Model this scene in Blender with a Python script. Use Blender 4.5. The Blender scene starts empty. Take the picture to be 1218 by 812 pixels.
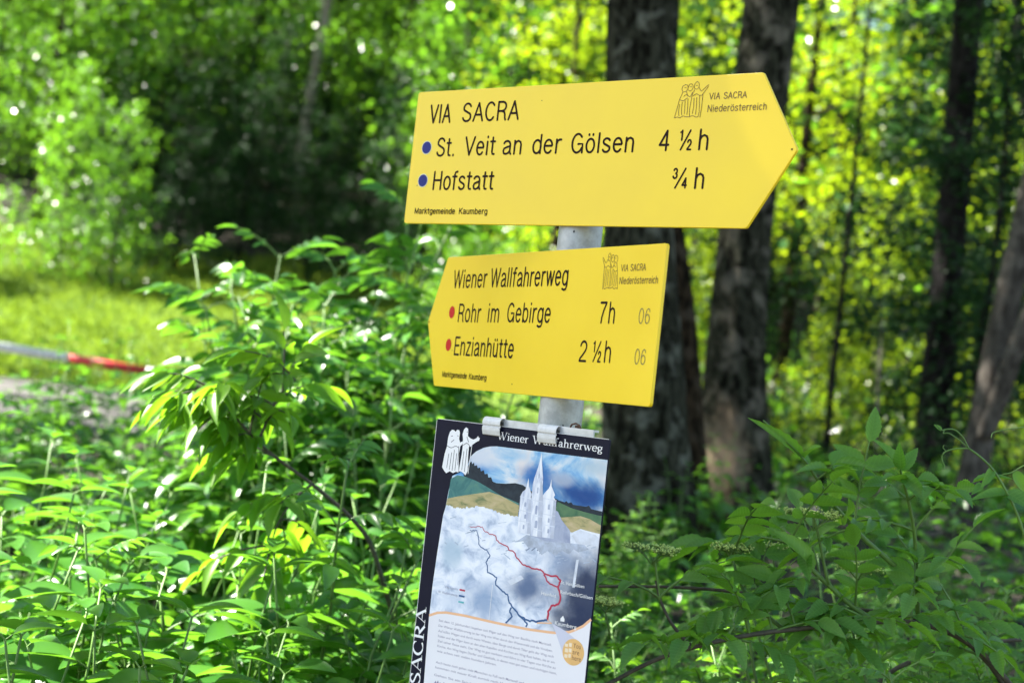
import bpy, math, random
import numpy as np
from mathutils import Vector, Matrix, noise as mnoise

S = bpy.context.scene
COL = S.collection
R = math.radians
rng = np.random.default_rng(7)
random.seed(7)

# ------------------------------------------------------------------ camera
PITCH, ROLL, FPX, CAMZ = 0.038359, 0.109575, 1920.457, 1.62
c_f = np.array([0, math.cos(PITCH), math.sin(PITCH)])
c_u0 = np.array([0, -math.sin(PITCH), math.cos(PITCH)])
c_r = math.cos(ROLL) * np.array([1, 0, 0]) + math.sin(ROLL) * c_u0
c_u = -math.sin(ROLL) * np.array([1, 0, 0]) + math.cos(ROLL) * c_u0
cam_d = bpy.data.cameras.new('camera')
cam = bpy.data.objects.new('camera', cam_d)
COL.objects.link(cam)
cam.matrix_world = Matrix(((c_r[0], c_u[0], -c_f[0], 0), (c_r[1], c_u[1], -c_f[1], 0), (c_r[2], c_u[2], -c_f[2], CAMZ), (0, 0, 0, 1)))
cam_d.sensor_width = 36
cam_d.lens = FPX * 36 / 1218
cam_d.clip_start = 0.05
cam_d.clip_end = 600
cam_d.dof.use_dof = True
cam_d.dof.focus_distance = 2.16
cam_d.dof.aperture_fstop = 4.6
S.camera = cam

# ------------------------------------------------------------------ light
SUN_AZ, SUN_EL = -76.0, 50.0          # degrees from +Y towards +X, and elevation: from the left, behind the signs
w = bpy.data.worlds.new('World')
S.world = w
w.use_nodes = True
nt = w.node_tree
sky = nt.nodes.new('ShaderNodeTexSky')
sky.sky_type = 'NISHITA'
sky.sun_disc = False
sky.sun_elevation = R(SUN_EL)
sky.sun_rotation = R(SUN_AZ)
sky.air_density = 1.0
sky.dust_density = 0.7
bg = nt.nodes['Background']
bg.inputs['Strength'].default_value = 0.06
wb = nt.nodes.new('ShaderNodeMix')          # white balance for open shade
wb.data_type = 'RGBA'
wb.blend_type = 'MULTIPLY'
wb.inputs[0].default_value = 1
wb.inputs[7].default_value = (1.0, .94, .83, 1)
nt.links.new(sky.outputs[0], wb.inputs[6])
nt.links.new(wb.outputs[2], bg.inputs[0])
sun_d = bpy.data.lights.new('sun', 'SUN')
sun_d.energy = 5.0
sun_d.angle = R(0.5)
sun_d.color = (1.0, 0.95, 0.86)
sun = bpy.data.objects.new('sun', sun_d)
COL.objects.link(sun)
sd = Vector((math.sin(R(SUN_AZ)) * math.cos(R(SUN_EL)), math.cos(R(SUN_AZ)) * math.cos(R(SUN_EL)), math.sin(R(SUN_EL))))
sun.rotation_euler = sd.to_track_quat('Z', 'Y').to_euler()
sun.location = sd * 60
S.view_settings.view_transform = 'Standard'
S.view_settings.look = 'None'
S.view_settings.gamma = 1
S.view_settings.exposure = 3.0
S.render.engine = 'CYCLES'
S.cycles.use_denoising = True
S.cycles.max_bounces = 5
S.cycles.diffuse_bounces = 2
S.cycles.glossy_bounces = 2
S.cycles.transmission_bounces = 2
S.cycles.sample_clamp_indirect = 6


def at(px, py, d):
    """world point seen at photograph pixel (px, py), d metres in front of the camera along +Y"""
    ray = c_f + c_r * (px - 609) / FPX - c_u * (py - 406) / FPX
    ray = ray / ray[1] * d
    return np.array([ray[0], ray[1], ray[2] + CAMZ])


# ------------------------------------------------------------------ helpers
def norm(a):
    a = np.asarray(a, float)
    return a / (np.linalg.norm(a, axis=-1, keepdims=True) + 1e-12)


class MB:
    """collects polygons, then becomes ONE mesh object"""
    def __init__(self):
        self.v, self.f, self.r, self.uv, self.n, self.m = [], [], [], [], 0, []

    def add(self, v, faces, rnd=0.5, uv=None, mi=0):
        v = np.asarray(v, float).reshape(-1, 3)
        self.v.append(v)
        self.r.append(np.full(len(v), rnd) if np.isscalar(rnd) else np.asarray(rnd))
        self.uv.append(np.zeros((len(v), 2)) if uv is None else uv)
        for f in faces:                       # arrays of shape (n, k)
            f = np.asarray(f, int)
            if f.ndim == 1:
                f = f[None]
            self.f.append(f + self.n)
            self.m.append(np.full(len(f), mi))
        self.n += len(v)
        return self

    def box(self, lo, hi, **k):
        (a, b, c), (d, e, f) = lo, hi
        v = [(a, b, c), (d, b, c), (d, e, c), (a, e, c), (a, b, f), (d, b, f), (d, e, f), (a, e, f)]
        return self.add(v, [[(3, 2, 1, 0), (4, 5, 6, 7), (0, 1, 5, 4), (1, 2, 6, 5), (2, 3, 7, 6), (3, 0, 4, 7)]], **k)

    def tube(self, pts, rad, sides=6, cap=True, **k):
        pts = np.asarray(pts, float)
        n = len(pts)
        rad = np.full(n, rad) if np.isscalar(rad) else np.asarray(rad)
        tan = norm(np.gradient(pts, axis=0))
        ref = np.array([0.31, 0.17, 0.93]) if abs(tan[0] @ np.array([0, 0, 1.])) < .8 else np.array([1., .13, .05])
        a = norm(np.cross(tan, ref))
        b = np.cross(tan, a)
        th = np.linspace(0, 2 * np.pi, sides, endpoint=False)
        v = (pts[:, None] + rad[:, None, None] * (np.cos(th)[None, :, None] * a[:, None] + np.sin(th)[None, :, None] * b[:, None])).reshape(-1, 3)
        i = np.arange(n - 1)[:, None] * sides
        j = np.arange(sides)[None]
        j2 = (j + 1) % sides
        q = np.stack([i + j, i + j2, i + sides + j2, i + sides + j], -1).reshape(-1, 4)
        fs = [q]
        if cap:
            fs += [np.arange(sides)[::-1][None], (np.arange(sides) + (n - 1) * sides)[None]]
        return self.add(v, fs, **k)

    def leaves(self, tpl, pos, d, up, L, W, rnd=None):
        tv, tf, tuv = tpl
        pos = np.asarray(pos, float)
        N = len(pos)
        if N == 0:
            return self
        x = norm(d)
        up = np.asarray(up, float)
        z = norm(up - np.sum(up * x, 1, keepdims=True) * x)
        y = np.cross(z, x)
        L = np.broadcast_to(L, N)[:, None, None]
        W = np.broadcast_to(W, N)[:, None, None]
        v = pos[:, None] + L * tv[None, :, :1] * x[:, None] + W * tv[None, :, 1:2] * y[:, None] + L * tv[None, :, 2:] * z[:, None]
        if rnd is None:
            rnd = rng.random(N)
        k = len(tv)
        off = (np.arange(N) * k)[:, None, None]
        self.add(v.reshape(-1, 3), [(f[None] + off).reshape(-1, f.shape[1]) for f in tf],
                 rnd=np.repeat(rnd, k), uv=np.tile(tuv, (N, 1)))
        return self

    def mesh(self, name, smooth=True):
        me = bpy.data.meshes.new(name)
        V = np.concatenate(self.v)
        me.vertices.add(len(V))
        me.vertices.foreach_set('co', V.ravel())
        li = np.concatenate([f.ravel() for f in self.f])
        tot = np.concatenate([np.full(len(f), f.shape[1]) for f in self.f])
        me.loops.add(len(li))
        me.loops.foreach_set('vertex_index', li)
        me.polygons.add(len(tot))
        me.polygons.foreach_set('loop_start', np.concatenate([[0], np.cumsum(tot)[:-1]]))
        me.polygons.foreach_set('loop_total', tot)
        me.polygons.foreach_set('material_index', np.concatenate(self.m))
        me.polygons.foreach_set('use_smooth', np.full(len(tot), smooth))
        at_ = me.attributes.new('rnd', 'FLOAT', 'POINT')
        at_.data.foreach_set('value', np.concatenate(self.r))
        uv = me.uv_layers.new(name='UVMap')
        uv.data.foreach_set('uv', np.concatenate(self.uv)[li].ravel())
        me.update()
        me.validate()
        return me

    def build(self, name, mats, parent=None, smooth=True):
        me = self.mesh(name, smooth)
        for m in (mats if isinstance(mats, (list, tuple)) else [mats]):
            me.materials.append(m)
        return link(name, me, parent)


def link(name, me, parent=None):
    o = bpy.data.objects.new(name, me)
    COL.objects.link(o)
    o.parent = parent
    return o


def tag(o, label=None, cat=None, group=None, kind=None):
    for k, v in (('label', label), ('category', cat), ('group', group), ('kind', kind)):
        if v:
            o[k] = v
    return o


def empty(name, loc=(0, 0, 0), rz=0.0, label=None, cat=None, group=None):
    o = bpy.data.objects.new(name, None)
    COL.objects.link(o)
    o.empty_display_size = 0.05
    o.location = loc
    o.rotation_euler = (0, 0, rz)
    return tag(o, label, cat, group)


def copy_tree(o, parent=None):
    c = o.copy()
    COL.objects.link(c)
    c.parent = parent
    for ch in list(o.children):
        copy_tree(ch, c)
    return c


# ------------------------------------------------------------------ materials
def new_mat(name):
    m = bpy.data.materials.new(name)
    m.use_nodes = True
    t = m.node_tree
    return m, t, t.nodes['Principled BSDF'], t.nodes['Material Output']


def pmat(name, col, rough=0.6, spec=0.4, metal=0.0, var=0.0, scale=30.0, bump=0.0, col2=None, detail=4):
    m, t, p, o = new_mat(name)
    p.inputs['Base Color'].default_value = (*col, 1)
    p.inputs['Roughness'].default_value = rough
    p.inputs['Specular IOR Level'].default_value = spec
    p.inputs['Metallic'].default_value = metal
    if var or bump or col2:
        tc = t.nodes.new('ShaderNodeTexCoord')
        nz = t.nodes.new('ShaderNodeTexNoise')
        nz.inputs['Scale'].default_value = scale
        nz.inputs['Detail'].default_value = detail
        nz.inputs['Roughness'].default_value = 0.65
        t.links.new(tc.outputs['Object'], nz.inputs['Vector'])
        rp = t.nodes.new('ShaderNodeValToRGB')
        c2 = col2 or tuple(c * (1 - var) for c in col)
        rp.color_ramp.elements[0].color = (*c2, 1)
        rp.color_ramp.elements[1].color = (*col, 1)
        rp.color_ramp.elements[0].position = 0.36
        rp.color_ramp.elements[1].position = 0.62
        t.links.new(nz.outputs['Fac'], rp.inputs[0])
        t.links.new(rp.outputs[0], p.inputs['Base Color'])
        if bump:
            b = t.nodes.new('ShaderNodeBump')
            b.inputs['Strength'].default_value = bump
            b.inputs['Distance'].default_value = 0.01
            t.links.new(nz.outputs['Fac'], b.inputs['Height'])
            t.links.new(b.outputs[0], p.inputs['Normal'])
    return m


def leaf_mat(name, a, b, trans, rough=0.38, spec=0.5, tf=0.42, veins=False):
    """thin green leaf: a glossy upper skin over a translucent blade, each leaf of its own green"""
    m, t, p, o = new_mat(name)
    at_ = t.nodes.new('ShaderNodeAttribute')
    at_.attribute_name = 'rnd'
    oi = t.nodes.new('ShaderNodeObjectInfo')
    ad = t.nodes.new('ShaderNodeMath')
    ad.operation = 'MULTIPLY_ADD'
    ad.inputs[1].default_value = 0.72
    t.links.new(at_.outputs['Fac'], ad.inputs[0])
    mu = t.nodes.new('ShaderNodeMath')
    mu.operation = 'MULTIPLY'
    mu.inputs[1].default_value = 0.28
    t.links.new(oi.outputs['Random'], mu.inputs[0])
    t.links.new(mu.outputs[0], ad.inputs[2])
    mx = t.nodes.new('ShaderNodeMix')
    mx.data_type = 'RGBA'
    mx.inputs[6].default_value = (*a, 1)
    mx.inputs[7].default_value = (*b, 1)
    t.links.new(ad.outputs[0], mx.inputs[0])
    col = mx.outputs[2]
    if veins:
        tc = t.nodes.new('ShaderNodeTexCoord')
        sep = t.nodes.new('ShaderNodeSeparateXYZ')
        t.links.new(tc.outputs['UV'], sep.inputs[0])
        ab = t.nodes.new('ShaderNodeMath'); ab.operation = 'ABSOLUTE'
        t.links.new(sep.outputs[1], ab.inputs[0])
        sl = t.nodes.new('ShaderNodeMath'); sl.operation = 'MULTIPLY_ADD'     # side veins run forward
        sl.inputs[1].default_value = -0.16
        t.links.new(ab.outputs[0], sl.inputs[0]); t.links.new(sep.outputs[0], sl.inputs[2])
        sn = t.nodes.new('ShaderNodeMath'); sn.operation = 'MULTIPLY'; sn.inputs[1].default_value = 56
        t.links.new(sl.outputs[0], sn.inputs[0])
        si = t.nodes.new('ShaderNodeMath'); si.operation = 'SINE'
        t.links.new(sn.outputs[0], si.inputs[0])
        gt = t.nodes.new('ShaderNodeMapRange')
        gt.inputs[1].default_value = 0.72; gt.inputs[2].default_value = 1.0
        t.links.new(si.outputs[0], gt.inputs[0])
        rib = t.nodes.new('ShaderNodeMapRange')
        rib.inputs[1].default_value = 0.09; rib.inputs[2].default_value = 0.02
        t.links.new(ab.outputs[0], rib.inputs[0])
        mxv = t.nodes.new('ShaderNodeMath'); mxv.operation = 'MAXIMUM'
        t.links.new(gt.outputs[0], mxv.inputs[0]); t.links.new(rib.outputs[0], mxv.inputs[1])
        m2 = t.nodes.new('ShaderNodeMix'); m2.data_type = 'RGBA'
        m2.inputs[7].default_value = (b[0] * 1.5 + .03, b[1] * 1.35 + .03, b[2] * 1.5, 1)
        sc = t.nodes.new('ShaderNodeMath'); sc.operation = 'MULTIPLY'; sc.inputs[1].default_value = 0.4
        t.links.new(mxv.outputs[0], sc.inputs[0])
        t.links.new(sc.outputs[0], m2.inputs[0]); t.links.new(col, m2.inputs[6])
        col = m2.outputs[2]
        bp = t.nodes.new('ShaderNodeBump')
        bp.inputs['Strength'].default_value = 0.35; bp.inputs['Distance'].default_value = 0.002
        bp.invert = True
        t.links.new(mxv.outputs[0], bp.inputs['Height'])
        t.links.new(bp.outputs[0], p.inputs['Normal'])
    t.links.new(col, p.inputs['Base Color'])
    p.inputs['Roughness'].default_value = rough
    p.inputs['Specular IOR Level'].default_value = spec
    tr = t.nodes.new('ShaderNodeBsdfTranslucent')
    tm = t.nodes.new('ShaderNodeMix')
    tm.data_type = 'RGBA'
    tm.inputs[6].default_value = (trans[0] * .7, trans[1] * .85, trans[2] * .8, 1)
    tm.inputs[7].default_value = (*trans, 1)
    t.links.new(ad.outputs[0], tm.inputs[0])
    t.links.new(tm.outputs[2], tr.inputs[0])
    ms = t.nodes.new('ShaderNodeMixShader')
    ms.inputs[0].default_value = tf
    t.links.new(p.outputs[0], ms.inputs[1])
    t.links.new(tr.outputs[0], ms.inputs[2])
    t.links.new(ms.outputs[0], o.inputs[0])
    return m


def bark_mat(name, dark, light, patch, scale=9.0, zs=0.22, bump=0.8):
    m, t, p, o = new_mat(name)
    tc = t.nodes.new('ShaderNodeTexCoord')
    mp = t.nodes.new('ShaderNodeMapping')
    mp.inputs['Scale'].default_value = (1, 1, zs)
    t.links.new(tc.outputs['Object'], mp.inputs[0])
    n1 = t.nodes.new('ShaderNodeTexNoise')
    n1.inputs['Scale'].default_value = scale * 4
    n1.inputs['Detail'].default_value = 6
    n1.inputs['Roughness'].default_value = 0.7
    t.links.new(mp.outputs[0], n1.inputs['Vector'])
    r1 = t.nodes.new('ShaderNodeValToRGB')
    r1.color_ramp.elements[0].color = (*dark, 1)
    r1.color_ramp.elements[1].color = (*light, 1)
    r1.color_ramp.elements[0].position = 0.42
    r1.color_ramp.elements[1].position = 0.60
    t.links.new(n1.outputs['Fac'], r1.inputs[0])
    n2 = t.nodes.new('ShaderNodeTexNoise')           # lichen patches
    n2.inputs['Scale'].default_value = scale * 1.5
    n2.inputs['Detail'].default_value = 5
    t.links.new(tc.outputs['Object'], n2.inputs['Vector'])
    r2 = t.nodes.new('ShaderNodeValToRGB')
    r2.color_ramp.elements[0].position = 0.52
    r2.color_ramp.elements[1].position = 0.66
    t.links.new(n2.outputs['Fac'], r2.inputs[0])
    mx = t.nodes.new('ShaderNodeMix')
    mx.data_type = 'RGBA'
    mx.inputs[7].default_value = (*patch, 1)
    mm = t.nodes.new('ShaderNodeMath'); mm.operation = 'MULTIPLY'; mm.inputs[1].default_value = 0.5
    t.links.new(r2.outputs[0], mm.inputs[0])
    t.links.new(mm.outputs[0], mx.inputs[0])
    t.links.new(r1.outputs[0], mx.inputs[6])
    t.links.new(mx.outputs[2], p.inputs['Base Color'])
    p.inputs['Roughness'].default_value = 0.9
    p.inputs['Specular IOR Level'].default_value = 0.05
    b = t.nodes.new('ShaderNodeBump')
    b.inputs['Strength'].default_value = bump
    b.inputs['Distance'].default_value = 0.02
    t.links.new(n1.outputs['Fac'], b.inputs['Height'])
    t.links.new(b.outputs[0], p.inputs['Normal'])
    return m


M = {}
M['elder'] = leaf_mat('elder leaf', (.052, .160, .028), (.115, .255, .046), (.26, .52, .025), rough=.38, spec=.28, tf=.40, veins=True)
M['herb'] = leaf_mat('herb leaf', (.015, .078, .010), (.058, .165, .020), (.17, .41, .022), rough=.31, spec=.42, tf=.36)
M['ash'] = leaf_mat('sapling leaf', (.06, .165, .012), (.115, .23, .018), (.25, .48, .018), rough=.34, spec=.3, tf=.45)
M['tree_leaf'] = leaf_mat('tree leaf', (.019, .082, .012), (.072, .172, .020), (.24, .50, .022), rough=.30, spec=.7, tf=.42)
M['lime_leaf'] = leaf_mat('lime leaf', (.026, .085, .006), (.085, .165, .010), (.44, .57, .010), rough=.30, spec=.4, tf=.47)
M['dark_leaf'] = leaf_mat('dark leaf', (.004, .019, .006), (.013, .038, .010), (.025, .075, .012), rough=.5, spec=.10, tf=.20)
M['grass'] = leaf_mat('grass blade', (.045, .11, .012), (.13, .20, .025), (.30, .42, .025), rough=.55, spec=.2, tf=.36)
M['stem'] = pmat('green stem', (.10, .20, .035), rough=.5, var=.35, scale=20)
M['twig'] = pmat('brown twig', (.070, .062, .042), rough=.75, var=.5, scale=60, bump=.4)
M['bud'] = pmat('flower bud', (.50, .64, .17), rough=.5, var=.3, scale=120)
M['bark'] = bark_mat('grey bark', (.004, .004, .0022), (.041, .042, .029), (.20, .205, .165), zs=.4, bump=1.0)
M['bark_sun_patch'] = bark_mat('grey bark sun patch', (.004, .004, .0022), (.041, .042, .029), (.20, .18, .145), zs=.4, bump=1.0)
M['bark_brown'] = bark_mat('brown bark', (.004, .003, .0015), (.036, .025, .015), (.065, .052, .038), zs=.4)
M['bark_dark'] = bark_mat('dark bark', (.004, .004, .004), (.018, .016, .016), (.036, .033, .034), bump=.4)
M['bark_pale'] = bark_mat('pale bark', (.08, .066, .052), (.28, .24, .19), (.40, .37, .32), bump=.3)
M['bark_smooth'] = bark_mat('smooth bark', (.030, .026, .022), (.085, .074, .064), (.14, .125, .11), bump=.3)

# ------------------------------------------------------------------ ground
YS = np.array([-200, -30, -3, 0, 2.2, 4, 5.8, 7, 9, 12, 16, 19, 38, 75, 200.])
HL = np.array([-20, -3, -.3, 0, .42, .78, 1.12, 1.26, 1.30, 1.34, 2.25, 3.2, 11, 32, 70.])
HR = np.array([-20, -3, -.3, 0, .42, .78, 1.12, 1.26, 1.30, 1.34, 1.65, 2.0, 5.2, 15, 45.])


def ground(x, y):
    x = np.asarray(x, float)
    y = np.asarray(y, float)
    k = 1 / (1 + np.exp(-(x - 1.0 - .08 * y) / 1.6))
    s = lambda T: (np.interp(y - .7, YS, T) + np.interp(y, YS, T) + np.interp(y + .7, YS, T)) / 3
    return s(HL) * (1 - k) + s(HR) * k + .035 * np.sin(x * 1.7 + y * .6) * np.cos(y * 1.3 - x * .5) * np.clip(np.abs(y - 9.6) - 2.6, 0, 1)


def axis(lo, hi, fine_lo, fine_hi, st, grow=1.18):
    a = list(np.arange(fine_lo, fine_hi + 1e-6, st))
    d = st
    while a[-1] < hi:
        d *= grow
        a.append(min(a[-1] + d, hi))
    d = st
    while a[0] > lo:
        d *= grow
        a.insert(0, max(a[0] - d, lo))
    return np.array(a)


gx = axis(-180, 180, -8, 10, .3)
gy = axis(-60, 190, -1, 22, .3)
X, Y = np.meshgrid(gx, gy)
Z = ground(X, Y)
nx, ny = len(gx), len(gy)
idx = np.arange(nx * ny).reshape(ny, nx)
mb = MB().add(np.stack([X, Y, Z], -1).reshape(-1, 3), [np.stack([idx[:-1, :-1], idx[:-1, 1:], idx[1:, 1:], idx[1:, :-1]], -1).reshape(-1, 4)])


def soil_mat():
    m, t, p, o = new_mat('forest floor')
    tc = t.nodes.new('ShaderNodeTexCoord')
    n = t.nodes.new('ShaderNodeTexNoise')
    n.inputs['Scale'].default_value = 1.3
    n.inputs['Detail'].default_value = 8
    n.inputs['Roughness'].default_value = .7
    t.links.new(tc.outputs['Object'], n.inputs['Vector'])
    r = t.nodes.new('ShaderNodeValToRGB')
    e = r.color_ramp.elements
    e[0].color = (.012, .008, .005, 1); e[0].position = .35
    e[1].color = (.018, .026, .008, 1); e[1].position = .68
    x = e.new(.52); x.color = (.024, .016, .009, 1)
    t.links.new(n.outputs['Fac'], r.inputs[0])
    t.links.new(r.outputs[0], p.inputs['Base Color'])
    p.inputs['Roughness'].default_value = .95
    b = t.nodes.new('ShaderNodeBump'); b.inputs['Distance'].default_value = .05
    t.links.new(n.outputs['Fac'], b.inputs['Height']); t.links.new(b.outputs[0], p.inputs['Normal'])
    return m


tag(mb.build('ground', soil_mat()), kind='structure')

# forest road: a strip lying on the ground
rp = np.array([(-40, 15.5), (-16, 11.4), (-8, 10.4), (-3, 9.8), (0, 9.5), (3, 9.4), (9, 9.8), (20, 11.5), (50, 18)])
tt = np.linspace(-40, 50, 160)
rc = np.stack([tt, np.interp(tt, rp[:, 0], rp[:, 1])], 1)
rv = []
for k in np.linspace(-1, 1, 9):
    yy = rc[:, 1] + k * (2.3 + .15 * np.sin(tt * 1.1 + k))
    rv.append(np.stack([rc[:, 0], yy, ground(rc[:, 0], yy) + .03 - .02 * k * k], 1))
rv = np.array(rv)
ri = np.arange(9 * 160).reshape(9, 160)
mb = MB().add(rv.reshape(-1, 3), [np.stack([ri[:-1, :-1], ri[:-1, 1:], ri[1:, 1:], ri[1:, :-1]], -1).reshape(-1, 4)])
tag(mb.build('road', pmat('road gravel', (.085, .082, .08), rough=.9, spec=.1, scale=6, col2=(.05, .048, .046), bump=.3, detail=9)), kind='structure')

# ------------------------------------------------------------------ leaf templates


def leaf_tpl(n, fold=.12, droop=.12, ser=0.0):
    v, uv = [(0, 0, 0)], [(0, 0)]
    for i in range(1, n):
        t_ = i / n
        wd = .5 * (math.sin(math.pi * min(1, t_ ** .72)) ** .85) * (1 + (ser if i % 2 else -ser))
        zc = -droop * t_ * t_
        v += [(t_, wd, zc + fold * wd), (t_, 0, zc), (t_, -wd, zc + fold * wd)]
        uv += [(t_, 2 * wd), (t_, 0), (t_, -2 * wd)]
    v.append((1, 0, -droop)); uv.append((1, 0))
    L = len(v) - 1
    tri = [(0, 2, 1), (0, 3, 2), (L, L - 3, L - 2), (L, L - 2, L - 1)]
    q = []
    for i in range(n - 2):
        a = 1 + 3 * i
        q += [(a, a + 1, a + 4, a + 3), (a + 1, a + 2, a + 5, a + 4)]
    return np.array(v, float), [np.array(tri)[:, ::-1], np.array(q)[:, ::-1]] if q else [np.array(tri)], np.array(uv, float)


LEAF9 = leaf_tpl(9, .22, .22)
SERR = leaf_tpl(15, .24, .24, .07)
LEAF5 = leaf_tpl(5, .22, .25)
LEAF3 = leaf_tpl(3, .22, .22)
QUAD = (np.array([(0, 0, 0), (.45, -.5, .06), (1, 0, -.06), (.45, .5, .06)]), [np.array([(0, 1, 2, 3)])], np.array([(0, 0), (.45, -1), (1, 0), (.45, 1)], float))


def rv3(n, s=1.0):
    return rng.normal(0, s, (n, 3))


class Fr:
    """leaf frames"""
    def __init__(self):
        self.p, self.d, self.u, self.L, self.W = [], [], [], [], []

    def add(self, p, d, u, L, W):
        self.p.append(p); self.d.append(d); self.u.append(u); self.L.append(L); self.W.append(W)

    def put(self, mb, tpl):
        if self.p:
            mb.leaves(tpl, np.array(self.p), np.array(self.d), np.array(self.u), np.array(self.L), np.array(self.W))


UP = np.array([0, 0, 1.])


def arc(p, d, L, n, sag, r=None):
    """polyline leaving p along d, bending down (sag>0) or up"""
    pts = [np.array(p, float)]
    d = norm(d)
    for i in range(n):
        d = norm(d + np.array([0, 0, -sag / n]) + (rng.normal(0, .03, 3)))
        pts.append(pts[-1] + d * L / n)
    return np.array(pts)


def pinnate(fr, st, p, d, L, pairs, ll, lw, sag=.5, hang=.35, rad=.0016):
    pts = arc(p, d, L, 6, sag)
    st.tube(pts, np.linspace(rad * 1.3, rad * .6, 7), 4, cap=False)
    tan = norm(np.gradient(pts, axis=0))
    n_up = norm(np.cross(np.cross(tan[0], UP), tan[0]) + 1e-6)
    for k in range(pairs):
        s = .38 + .52 * k / max(1, pairs - .4)
        i = s * 6
        a = int(min(5, i)); f = i - a
        q = pts[a] * (1 - f) + pts[a + 1] * f
        t_ = tan[a]
        side = norm(np.cross(t_, n_up))
        sc = (.82 + .18 * k / max(1, pairs - 1)) * rng.uniform(.85, 1.12)
        for sg in (-1, 1):
            dd = norm(side * sg * rng.uniform(.75, 1.0) + t_ * rng.uniform(.45, .75) - UP * hang * rng.uniform(.3, 1.2))
            fr.add(q, dd, n_up * 1.0 + rng.normal(0, .22, 3), ll * sc, lw * sc * rng.uniform(.85, 1.1))
    fr.add(pts[-1], norm(tan[-1] - UP * hang * .4), n_up + rng.normal(0, .2, 3), ll * 1.12, lw * 1.08)


def stem_line(base, h, lean, n=8, wob=.03):
    b = np.array(base, float)
    a = rng.uniform(0, 6.28)
    ld = np.array([math.cos(a), math.sin(a), 0]) * lean
    return np.array([b + UP * h * t_ + ld * h * t_ ** 1.7 + np.append(rng.normal(0, wob * h * .25, 2), 0) * (t_ > 0) for t_ in np.linspace(0, 1, n + 1)])


def along(pts, s):
    i = s * (len(pts) - 1)
    a = int(min(len(pts) - 2, i))
    f = i - a
    return pts[a] * (1 - f) + pts[a + 1] * f, norm(pts[a + 1] - pts[a])


def elder_stem(fr, st, base, h, lean, nodes=7, ll=.095, lw=.038, first=.28, up=.55, rl=.21):
    pts = stem_line(base, h, lean)
    st.tube(pts, np.linspace(.0065, .0022, len(pts)), 6)
    a0 = rng.uniform(0, 3.14)
    for k in range(nodes):
        s = first + (1 - first) * k / (nodes - 1) * .985
        p, t_ = along(pts, s)
        a0 += math.pi / 2 + rng.normal(0, .25)
        sz = 1.0 - .45 * max(0, (s - .7) / .3)
        for sg in (0, math.pi):
            if rng.random() < .06:
                continue
            d = np.array([math.cos(a0 + sg), math.sin(a0 + sg), up + .55 * s * s + rng.normal(0, .15)])
            pinnate(fr, st, p, d, rl * sz * rng.uniform(.8, 1.15), 2 + (rng.random() < .55), ll * sz, lw * sz, sag=rng.uniform(.5, 1.1))
    return pts


def herb_stem(fr, st, base, h, lean, nodes=9, ll=.10, lw=.05, pet=.025, first=.18, rad=.0035):
    pts = stem_line(base, h, lean)
    st.tube(pts, np.linspace(rad, rad * .4, len(pts)), 5)
    a0 = rng.uniform(0, 3.14)
    for k in range(nodes):
        s = first + (1 - first) * k / (nodes - 1)
        p, t_ = along(pts, min(s, .999))
        a0 += math.pi / 2 + rng.normal(0, .2)
        sz = (1.0 - .62 * max(0, (s - .62) / .38)) * rng.uniform(.82, 1.15)
        for sg in (0, math.pi):
            d = norm(np.array([math.cos(a0 + sg), math.sin(a0 + sg), .35 + .9 * max(0, s - .75) * 2 + rng.normal(0, .12)]))
            q = p + d * pet * sz
            st.tube([p, q], rad * .35, 3, cap=False)
            fr.add(q, norm(d + np.array([0, 0, -.35])), UP + d * .25 + rng.normal(0, .2, 3), ll * sz, lw * sz)
    return pts


def plant(name, fn, leafm, tpl, label=None, cat=None, group=None):
    """a plant thing: an Empty with a stem part and a foliage part"""
    root = empty(name, label=label, cat=cat, group=group)
    fr, st = Fr(), MB()
    fn(fr, st)
    st.build('stem', M['stem'], root)
    fo = MB()
    fr.put(fo, tpl)
    fo.build('foliage', leafm, root)
    return root


# ------------------------------------------------------------------ signpost
PX, PY = 0.0767, 2.2
galv = pmat('galvanised steel', (.40, .40, .375), rough=.5, spec=.4, metal=.35, scale=45, col2=(.27, .27, .25), bump=.08)
pole_top = CAMZ + .2467 + .16
post = empty('signpost', (PX, PY, 0), 0, 'round galvanised steel post carrying two yellow arrow signs and a poster', 'signpost')
gz = float(ground(PX, PY))
MB().tube([(0, 0, gz - .15), (0, 0, 1.2), (0, 0, pole_top - .006), (0, 0, pole_top)], [.030, .030, .030, .026], 40).build('pole', galv, post)
chip_m = pmat('chipped zinc', (.03, .028, .03), rough=.8)
for a, z, s in ((-2.2, 1.585, .0016), (-1.45, 1.598, .0012), (-1.9, 1.86, .0011), (-1.2, 1.875, .001)):
    n_ = np.array([math.cos(a), math.sin(a), 0])
    t_ = np.array([-n_[1], n_[0], 0])
    c = n_ * .0304 + UP * z
    mk = MB().add([c + t_ * s * math.cos(q) + UP * s * 1.8 * math.sin(q) for q in np.linspace(0, 6.28, 9)[:-1]], [[tuple(range(8))]])
    mk.build('chip', chip_m, post)

yellow = None


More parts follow.
